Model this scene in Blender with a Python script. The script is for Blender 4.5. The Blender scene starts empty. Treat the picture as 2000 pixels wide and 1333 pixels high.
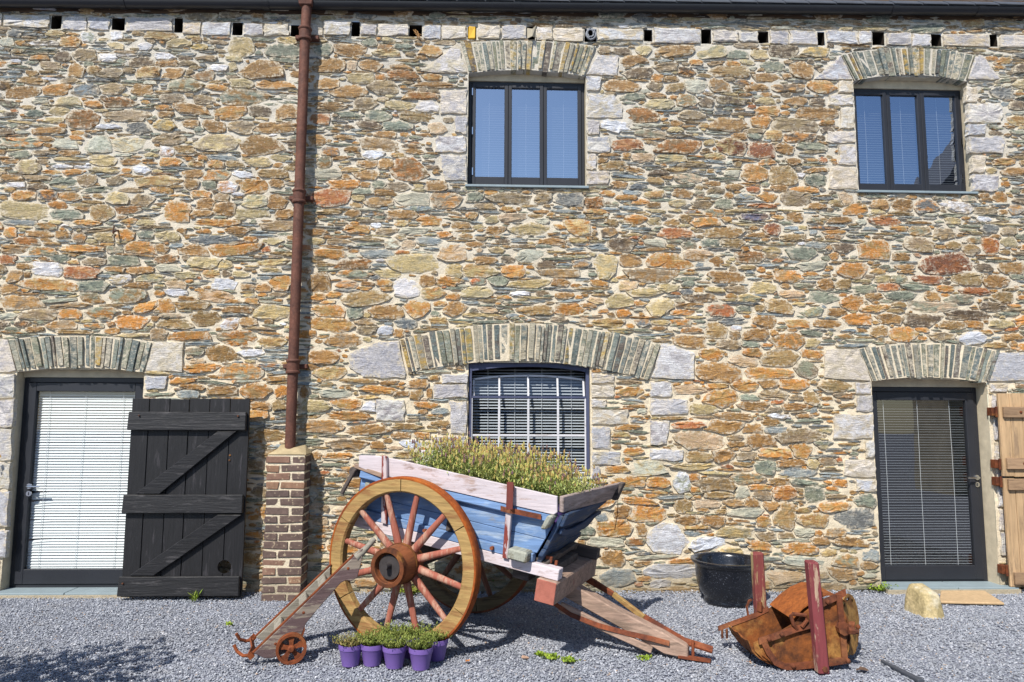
import bpy, math, random
import numpy as np
from mathutils import Vector, Matrix, Euler, noise as mnoise

C = bpy.context.scene.collection
SC = bpy.context.scene
R = math.radians
rnd = random.Random(11)

# ---------------------------------------------------------------- camera, sky, sun, exposure
CAM = Vector((0.0, -7.05, 1.73))
FPX = 1370.0                                    # focal length in pixels of the 2000 px wide photograph
_yaw, _pit, _rol = R(1.9), R(5.94), R(0.23)
_f = Vector((math.sin(_yaw), math.cos(_yaw), 0)); _r = Vector((math.cos(_yaw), -math.sin(_yaw), 0)); _u = Vector((0, 0, 1))
FWD = _f*math.cos(_pit) + _u*math.sin(_pit); _u2 = _u*math.cos(_pit) - _f*math.sin(_pit)
RGT = _r*math.cos(_rol) + _u2*math.sin(_rol); UPV = _u2*math.cos(_rol) - _r*math.sin(_rol)
cd = bpy.data.cameras.new('camera'); cam = bpy.data.objects.new('camera', cd); C.objects.link(cam)
cd.sensor_width = 36.0; cd.lens = FPX/2000*36.0; cd.clip_start = 0.1; cd.clip_end = 500
mw = Matrix.Identity(4)
for i in range(3):
    mw[i][0] = RGT[i]; mw[i][1] = UPV[i]; mw[i][2] = -FWD[i]; mw[i][3] = CAM[i]
cam.matrix_world = mw
SC.camera = cam
SUN_TRAVEL = Vector((0.56, 1.0, -1.22)).normalized()    # the way the sunlight travels: from front left, high
sd = bpy.data.lights.new('sun', 'SUN'); sun = bpy.data.objects.new('sun', sd); C.objects.link(sun)
sd.energy = 4.6; sd.angle = R(0.55); sd.color = (1.0, 0.945, 0.86)
sun.rotation_euler = SUN_TRAVEL.to_track_quat('-Z', 'Y').to_euler(); sun.location = (-6, -12, 14)
world = bpy.data.worlds.new('World'); SC.world = world; world.use_nodes = True
wn = world.node_tree; wn.nodes.clear()
sky = wn.nodes.new('ShaderNodeTexSky'); sky.sky_type = 'NISHITA'; sky.sun_disc = False
sky.sun_elevation = math.asin(-SUN_TRAVEL.z); sky.sun_rotation = math.atan2(-SUN_TRAVEL.x, -SUN_TRAVEL.y)
sky.air_density = 1.0; sky.dust_density = 0.4; sky.ozone_density = 2.5
bg = wn.nodes.new('ShaderNodeBackground'); bg.inputs[1].default_value = 0.11
wo = wn.nodes.new('ShaderNodeOutputWorld')
wn.links.new(sky.outputs[0], bg.inputs[0]); wn.links.new(bg.outputs[0], wo.inputs[0])
vs = SC.view_settings; vs.view_transform = 'Standard'; vs.look = 'None'; vs.exposure = 0.42; vs.gamma = 1.0
vs.use_curve_mapping = False

def ray(px, py):
    return (FWD*FPX + RGT*(px-1000) + UPV*(666.5-py)).normalized()
def at(px, py, Y=0.0):                          # the point of the upright plane y = Y seen at a photograph pixel
    d = ray(px, py); return CAM + d*((Y-CAM.y)/d.y)
def gr(px, py, z=0.0):                          # the point of the ground seen at a photograph pixel
    d = ray(px, py); return CAM + d*((z-CAM.z)/d.z)
def wx(px, py, Y=0.0): return at(px, py, Y).x
def wz(px, py, Y=0.0): return at(px, py, Y).z

# ---------------------------------------------------------------- helpers
def lin(c):
    return tuple((v/255/12.92) if v/255 <= 0.04045 else ((v/255+0.055)/1.055)**2.4 for v in c)
class MB:
    def __init__(s): s.v = []; s.f = []; s.c = []; s.c2 = []
    def add(s, vs, fs, c=None, c2=None):
        o = len(s.v); s.v.extend([tuple(p) for p in vs]); s.f.extend([tuple(i+o for i in f) for f in fs])
        if c is not None:
            s.c.extend(c if isinstance(c, list) else [c]*len(vs)); s.c2.extend([c2 or (c if not isinstance(c, list) else c[0])]*len(vs))
    def hexa(s, p):                             # eight corners: bottom ring, top ring
        s.add(p, [(3,2,1,0),(4,5,6,7),(0,1,5,4),(1,2,6,5),(2,3,7,6),(3,0,4,7)])
    def box(s, x0, x1, y0, y1, z0, z1):
        s.hexa([(x0,y0,z0),(x1,y0,z0),(x1,y1,z0),(x0,y1,z0),(x0,y0,z1),(x1,y0,z1),(x1,y1,z1),(x0,y1,z1)])
    def beam(s, p0, p1, w, h, up=(0,0,1), w1=None, h1=None):
        p0 = Vector(p0); p1 = Vector(p1); d = (p1-p0).normalized(); a = d.cross(Vector(up)).normalized(); b = a.cross(d)
        w1 = w if w1 is None else w1; h1 = h if h1 is None else h1
        q = []
        for p, ww, hh in ((p0,w,h),(p1,w1,h1)):
            q += [p-a*ww/2-b*hh/2, p+a*ww/2-b*hh/2, p+a*ww/2+b*hh/2, p-a*ww/2+b*hh/2]
        s.add(q, [(3,2,1,0),(4,5,6,7),(0,1,5,4),(1,2,6,5),(2,3,7,6),(3,0,4,7)])
    def tube(s, pts, rad, n=8, caps=True):
        pts = [Vector(p) for p in pts]; m = len(pts); rads = rad if isinstance(rad, (list, tuple)) else [rad]*m
        up = Vector((0.13, 0.31, 0.94)); vs = []; fs = []
        for i, p in enumerate(pts):
            d = (pts[min(i+1,m-1)]-pts[max(i-1,0)]).normalized()
            if abs(d.dot(up)) > 0.97: up = Vector((0.9, 0.4, 0.1))
            a = d.cross(up).normalized(); b = a.cross(d)
            for k in range(n):
                t = 2*math.pi*k/n; vs.append(p + (a*math.cos(t)+b*math.sin(t))*rads[i])
        for i in range(m-1):
            for k in range(n):
                fs.append((i*n+k, i*n+(k+1)%n, (i+1)*n+(k+1)%n, (i+1)*n+k))
        if caps: fs.append(tuple(range(n-1,-1,-1))); fs.append(tuple((m-1)*n+k for k in range(n)))
        s.add(vs, fs)
    def strap(s, pts, w, t, side):              # flat bar of width w along `side`, thickness t
        pts = [Vector(p) for p in pts]; side = Vector(side).normalized(); m = len(pts); vs = []; fs = []
        for i, p in enumerate(pts):
            d = (pts[min(i+1,m-1)]-pts[max(i-1,0)]).normalized(); nn = d.cross(side).normalized()
            vs += [p-side*w/2-nn*t/2, p+side*w/2-nn*t/2, p+side*w/2+nn*t/2, p-side*w/2+nn*t/2]
        for i in range(m-1):
            for k in range(4): fs.append((i*4+k, i*4+(k+1)%4, (i+1)*4+(k+1)%4, (i+1)*4+k))
        fs.append((3,2,1,0)); fs.append(tuple((m-1)*4+k for k in range(4)))
        s.add(vs, fs)
    def lathe(s, prof, n=32, axis='Z', o=(0,0,0), a0=0.0, a1=2*math.pi, closed=True):
        vs = []; fs = []; m = len(prof); full = abs(a1-a0-2*math.pi) < 1e-6; cols = n if full else n+1
        for k in range(cols):
            t = a0+(a1-a0)*k/n
            for r, h in prof:
                x, y = r*math.cos(t), r*math.sin(t)
                p = (x, y, h) if axis == 'Z' else ((x, h, y) if axis == 'Y' else (h, x, y))
                vs.append((p[0]+o[0], p[1]+o[1], p[2]+o[2]))
        for k in range(n):
            k2 = (k+1) % cols
            for i in range(m-1 if not closed else m):
                j = (i+1) % m
                fs.append((k*m+i, k2*m+i, k2*m+j, k*m+j))
        if not full and closed:
            fs.append(tuple(range(m))); fs.append(tuple(n*m+i for i in range(m-1,-1,-1)))
        s.add(vs, fs)
    def prism(s, poly, ax0, ax1, fn):           # polygon (a,b) extruded between ax0 and ax1; fn(a,b,t)->xyz
        n = len(poly); vs = [fn(a,b,ax0) for a,b in poly] + [fn(a,b,ax1) for a,b in poly]
        s.add(vs, [tuple(range(n)), tuple(range(2*n-1,n-1,-1))] + [(i,(i+1)%n,n+(i+1)%n,n+i) for i in range(n)])
    def mesh(s, name):
        me = bpy.data.meshes.new(name); me.from_pydata(s.v, [], s.f); me.update()
        if s.c:
            for nm, arr in (('Col', s.c), ('Col2', s.c2)):
                at_ = me.color_attributes.new(nm, 'FLOAT_COLOR', 'POINT')
                at_.data.foreach_set('color', np.array([(c[0],c[1],c[2],c[3] if len(c) > 3 else 0.0) for c in arr], dtype=np.float32).ravel())
        return me
def fix_normals(me):
    import bmesh
    bm = bmesh.new(); bm.from_mesh(me); bmesh.ops.recalc_face_normals(bm, faces=bm.faces); bm.to_mesh(me); bm.free()
def obj(name, mb, m, parent=None, bevel=0.0, smooth=False, loc=None, norm=True, kind=None, ang=None):
    me = mb.mesh(name) if isinstance(mb, MB) else mb
    if norm: fix_normals(me)
    if m: me.materials.append(m)
    if smooth: me.polygons.foreach_set('use_smooth', [True]*len(me.polygons))
    o = bpy.data.objects.new(name, me); C.objects.link(o)
    if ang is not None: 
        me.polygons.foreach_set('use_smooth', [True]*len(me.polygons)); me.set_sharp_from_angle(angle=R(ang))
    if parent: o.parent = parent
    if loc: o.location = loc
    if bevel:
        b = o.modifiers.new('bevel', 'BEVEL'); b.width = bevel; b.segments = 1; b.limit_method = 'ANGLE'; b.angle_limit = R(40)
    if kind: o['kind'] = kind
    return o
def tag(o, label, cat, group=None):
    o['label'] = label; o['category'] = cat
    if group: o['group'] = group
    return o
def thing(name, label, cat, loc=(0,0,0), rotz=0.0, group=None):
    o = bpy.data.objects.new(name, None); C.objects.link(o); o.location = loc; o.rotation_euler = (0,0,rotz); o.empty_display_size = 0.1
    return tag(o, label, cat, group)
def dup(root, loc, rotz, label=None, group=None):
    r = root.copy(); C.objects.link(r); r.location = loc; r.rotation_euler = (0,0,rotz)
    if label: r['label'] = label
    if group: r['group'] = group
    for ch in list(root.children):
        c = ch.copy(); C.objects.link(c); c.parent = r
        for g in list(ch.children):
            d = g.copy(); C.objects.link(d); d.parent = c
    return r

# ---------------------------------------------------------------- materials
class Mat:
    def __init__(s, name, rough=0.8, spec=0.3, metal=0.0):
        s.m = bpy.data.materials.new(name); s.m.use_nodes = True; s.nt = s.m.node_tree; s.b = s.nt.nodes['Principled BSDF']
        s.b.inputs['Roughness'].default_value = rough; s.b.inputs['Metallic'].default_value = metal
        s.b.inputs['Specular IOR Level'].default_value = spec
        s._tc = None
    def n(s, t, **k):
        x = s.nt.nodes.new(t)
        for a, b in k.items(): setattr(x, a, b)
        return x
    def l(s, a, b): s.nt.links.new(a, b)
    def coord(s, kind='Object'):
        if kind == 'World': return s.n('ShaderNodeNewGeometry').outputs['Position']
        if s._tc is None: s._tc = s.n('ShaderNodeTexCoord')
        return s._tc.outputs[kind]
    def noise(s, scale, detail=4, stretch=(1,1,1), kind='Object', rough=0.55, off=(0,0,0), dist=0.0):
        mp = s.n('ShaderNodeMapping'); mp.inputs['Scale'].default_value = stretch; mp.inputs['Location'].default_value = off
        s.l(s.coord(kind), mp.inputs['Vector']); x = s.n('ShaderNodeTexNoise')
        x.inputs['Scale'].default_value = scale; x.inputs['Detail'].default_value = detail; x.inputs['Roughness'].default_value = rough
        x.inputs['Distortion'].default_value = dist
        s.l(mp.outputs[0], x.inputs['Vector']); return x.outputs['Fac']
    def vor(s, scale, feature='F1', kind='Object', stretch=(1,1,1)):
        mp = s.n('ShaderNodeMapping'); mp.inputs['Scale'].default_value = stretch; s.l(s.coord(kind), mp.inputs['Vector'])
        x = s.n('ShaderNodeTexVoronoi'); x.feature = feature; x.inputs['Scale'].default_value = scale; s.l(mp.outputs[0], x.inputs['Vector'])
        return x
    def step(s, src, a, b, lo=0.0, hi=1.0):
        x = s.n('ShaderNodeMapRange'); x.inputs['From Min'].default_value = a; x.inputs['From Max'].default_value = b
        x.inputs['To Min'].default_value = lo; x.inputs['To Max'].default_value = hi; s.l(src, x.inputs['Value']); return x.outputs[0]
    def math(s, op, a, b):
        x = s.n('ShaderNodeMath', operation=op)
        for i, v in enumerate((a, b)):
            if isinstance(v, (int, float)): x.inputs[i].default_value = v
            else: s.l(v, x.inputs[i])
        return x.outputs[0]
    def mix(s, fac, a, b, mode='MIX'):
        x = s.n('ShaderNodeMix', data_type='RGBA', blend_type=mode)
        for sock, v in ((x.inputs[0], fac), (x.inputs[6], a), (x.inputs[7], b)):
            if isinstance(v, (int, float)): sock.default_value = v
            elif isinstance(v, tuple): sock.default_value = (*v[:3], 1)
            else: s.l(v, sock)
        return x.outputs[2]
    def grey(s, fac, lo, hi):                   # a grey multiplier
        x = s.step(fac, 0.25, 0.75, lo, hi); y = s.n('ShaderNodeCombineColor')
        for i in range(3): s.l(x, y.inputs[i])
        return y.outputs[0]
    def col(s, c):
        if isinstance(c, tuple): s.b.inputs['Base Color'].default_value = (*c[:3], 1)
        else: s.l(c, s.b.inputs['Base Color'])
        return s
    def bump(s, h, strength=0.5, dist=0.01):
        x = s.n('ShaderNodeBump'); x.inputs['Strength'].default_value = strength; x.inputs['Distance'].default_value = dist
        s.l(h, x.inputs['Height']); s.l(x.outputs[0], s.b.inputs['Normal']); return s
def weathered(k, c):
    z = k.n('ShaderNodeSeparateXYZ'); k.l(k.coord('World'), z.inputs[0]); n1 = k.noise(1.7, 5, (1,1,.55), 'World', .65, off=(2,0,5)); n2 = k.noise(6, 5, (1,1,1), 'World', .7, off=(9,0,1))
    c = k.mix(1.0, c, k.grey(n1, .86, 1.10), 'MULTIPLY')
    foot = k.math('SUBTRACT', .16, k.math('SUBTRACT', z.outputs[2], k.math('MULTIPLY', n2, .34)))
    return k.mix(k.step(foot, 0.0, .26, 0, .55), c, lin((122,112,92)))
def stone_material():
    k = Mat('rubble_stone', 0.9, 0.2)
    a = k.n('ShaderNodeAttribute', attribute_name='Col'); a2 = k.n('ShaderNodeAttribute', attribute_name='Col2')
    big = k.noise(8.5, 6, (1,1,1.6), 'World', 0.62, dist=0.6)
    c = k.mix(k.step(big, 0.44, 0.60), a.outputs['Color'], a2.outputs['Color'])
    fine = k.noise(75, 6, (1,1,1.5), 'World', 0.7)
    c = k.mix(1.0, c, k.grey(fine, 0.58, 1.38), 'MULTIPLY')
    bed = k.noise(5.5, 5, (2.2,2.2,15), 'World', 0.65, dist=0.9)
    c = k.mix(1.0, c, k.grey(bed, 0.62, 1.32), 'MULTIPLY')
    # lime smeared over the edges by the pointing, and pale lichen spots
    sm = k.noise(30, 5, (1,1,1), 'World', 0.7)
    e = k.math('MULTIPLY', k.math('ADD', a.outputs['Alpha'], 0.26), k.step(sm, 0.36, 0.68))
    c = k.mix(k.step(e, 0.22, 0.62, 0, 0.85), c, lin((208,197,176)))
    sp = k.noise(46, 3, (1,1,1), 'World', 0.6, off=(7,3,1))
    c = k.mix(k.step(sp, 0.60, 0.72, 0, 0.6), c, lin((205,200,188)))
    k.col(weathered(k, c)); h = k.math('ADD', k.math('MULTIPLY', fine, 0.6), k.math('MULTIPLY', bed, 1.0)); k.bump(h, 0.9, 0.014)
    return k.m
def mortar_material():
    k = Mat('lime_mortar', 0.95, 0.1)
    z = k.n('ShaderNodeSeparateXYZ'); k.l(k.coord('World'), z.inputs[0])
    wv = k.noise(1.1, 4, (1,1,1), 'World')
    hgt = k.step(k.math('ADD', z.outputs[2], k.math('MULTIPLY', wv, 2.4)), 3.0, 6.2)
    c = k.mix(hgt, lin((222,209,184)), lin((202,196,184)))
    f = k.noise(90, 6, (1,1,1), 'World', 0.7); c = k.mix(1.0, c, k.grey(f, 0.80, 1.12), 'MULTIPLY')
    d = k.noise(14, 5, (1,1,1.5), 'World', 0.7); c = k.mix(k.step(d, 0.55, 0.75, 0, 0.5), c, lin((166,154,132)))
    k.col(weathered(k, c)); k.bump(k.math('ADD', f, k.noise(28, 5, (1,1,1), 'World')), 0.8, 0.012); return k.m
def wood(name, base, worn=None, wear=0.4, axis=0, rough=0.75, grain=0.35, deep=None, bump=0.5, spec=0.25, soft=0.10, kind='Object'):
    k = Mat(name, rough, spec); st = [1,1,1]; st[axis] = 0.07; st = tuple(st)
    g = k.noise(55, 6, st, kind, 0.65); c = base if not isinstance(base[0], int) else lin(base)
    b2 = k.noise(4, 4, tuple(0.25 if i == axis else 1 for i in range(3)), kind)
    c = k.mix(1.0, c, k.grey(b2, 0.80, 1.15), 'MULTIPLY')
    if worn:
        w = k.noise(16, 7, tuple(0.16 if i == axis else 1 for i in range(3)), kind, 0.72)
        t = 0.62-0.26*wear; c = k.mix(k.step(w, t, t+soft), c, lin(worn))
    if deep:
        w2 = k.noise(9, 6, tuple(0.3 if i == axis else 1 for i in range(3)), kind, 0.7, off=(3,8,5)); c = k.mix(k.step(w2, 0.60, 0.70), c, lin(deep))
    c = k.mix(1.0, c, k.grey(g, 1-grain, 1+grain*0.5), 'MULTIPLY'); k.col(c); k.bump(g, bump, 0.006); return k.m
def rust(name, a=(150,80,38), b=(94,48,30), c_=(176,122,58), rough=0.85, pale=0.3):
    k = Mat(name, rough, 0.2); n1 = k.noise(7, 6, rough=0.7, dist=0.5); n2 = k.noise(38, 6, rough=0.7); n3 = k.noise(4, 5, off=(5,1,9), rough=0.65)
    c = k.mix(k.step(n1, 0.40, 0.62), lin(a), lin(b)); c = k.mix(k.step(n3, 0.56, 0.70, 0, pale*2), c, lin(c_))
    c = k.mix(1.0, c, k.grey(n2, 0.60, 1.25), 'MULTIPLY'); k.col(c); k.bump(n2, 0.55, 0.006); return k.m
def plain(name, c, rough=0.5, spec=0.4, metal=0.0, var=0.12, scale=14, bump=0.1):
    k = Mat(name, rough, spec, metal); n1 = k.noise(scale, 5, rough=0.65); k.col(k.mix(1.0, lin(c), k.grey(n1, 1-var, 1+var), 'MULTIPLY'))
    if bump: k.bump(k.noise(scale*6, 4), bump, 0.004)
    return k.m
def glass(name, fac, tint=(0.88,0.9,0.9), refl=(1,1,1)):
    m = bpy.data.materials.new(name); m.use_nodes = True; nt = m.node_tree; nt.nodes.clear()
    o = nt.nodes.new('ShaderNodeOutputMaterial'); mx = nt.nodes.new('ShaderNodeMixShader'); t = nt.nodes.new('ShaderNodeBsdfTransparent'); g = nt.nodes.new('ShaderNodeBsdfGlossy')
    g.inputs['Roughness'].default_value = 0.004; g.inputs['Color'].default_value = (*refl,1); t.inputs['Color'].default_value = (*tint, 1)
    lw = nt.nodes.new('ShaderNodeLayerWeight'); lw.inputs[0].default_value = 0.5; fr = nt.nodes.new('ShaderNodeMath'); fr.operation = 'POWER'; fr.inputs[1].default_value = 4.0; nt.links.new(lw.outputs['Facing'], fr.inputs[0])
    ad = nt.nodes.new('ShaderNodeMath'); ad.operation = 'ADD'; ad.use_clamp = True; ad.inputs[1].default_value = fac+0.04
    # slight waviness of the panes
    ns = nt.nodes.new('ShaderNodeTexNoise'); ns.inputs['Scale'].default_value = 1.6; bp = nt.nodes.new('ShaderNodeBump'); bp.inputs['Strength'].default_value = 0.05; bp.inputs['Distance'].default_value = 0.02
    nt.links.new(ns.outputs['Fac'], bp.inputs['Height']); nt.links.new(bp.outputs[0], g.inputs['Normal'])
    nt.links.new(fr.outputs[0], ad.inputs[0]); nt.links.new(ad.outputs[0], mx.inputs[0]); nt.links.new(t.outputs[0], mx.inputs[1]); nt.links.new(g.outputs[0], mx.inputs[2]); nt.links.new(mx.outputs[0], o.inputs[0])
    return m
def leafy(name, sc=1.0):
    k = Mat(name, 0.6, 0.25); a = k.n('ShaderNodeAttribute', attribute_name='Col'); k.col(a.outputs['Color'])
    k.b.inputs['Subsurface Weight'].default_value = 0.0
    tr = k.n('ShaderNodeBsdfTranslucent'); k.l(a.outputs['Color'], tr.inputs['Color']); ms = k.n('ShaderNodeMixShader'); ms.inputs[0].default_value = 0.3
    out = k.nt.nodes['Material Output']; k.l(k.b.outputs[0], ms.inputs[1]); k.l(tr.outputs[0], ms.inputs[2]); k.l(ms.outputs[0], out.inputs[0]); return k.m
STONE = stone_material(); MORTAR = mortar_material(); LEAF = leafy('leaf')
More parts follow.
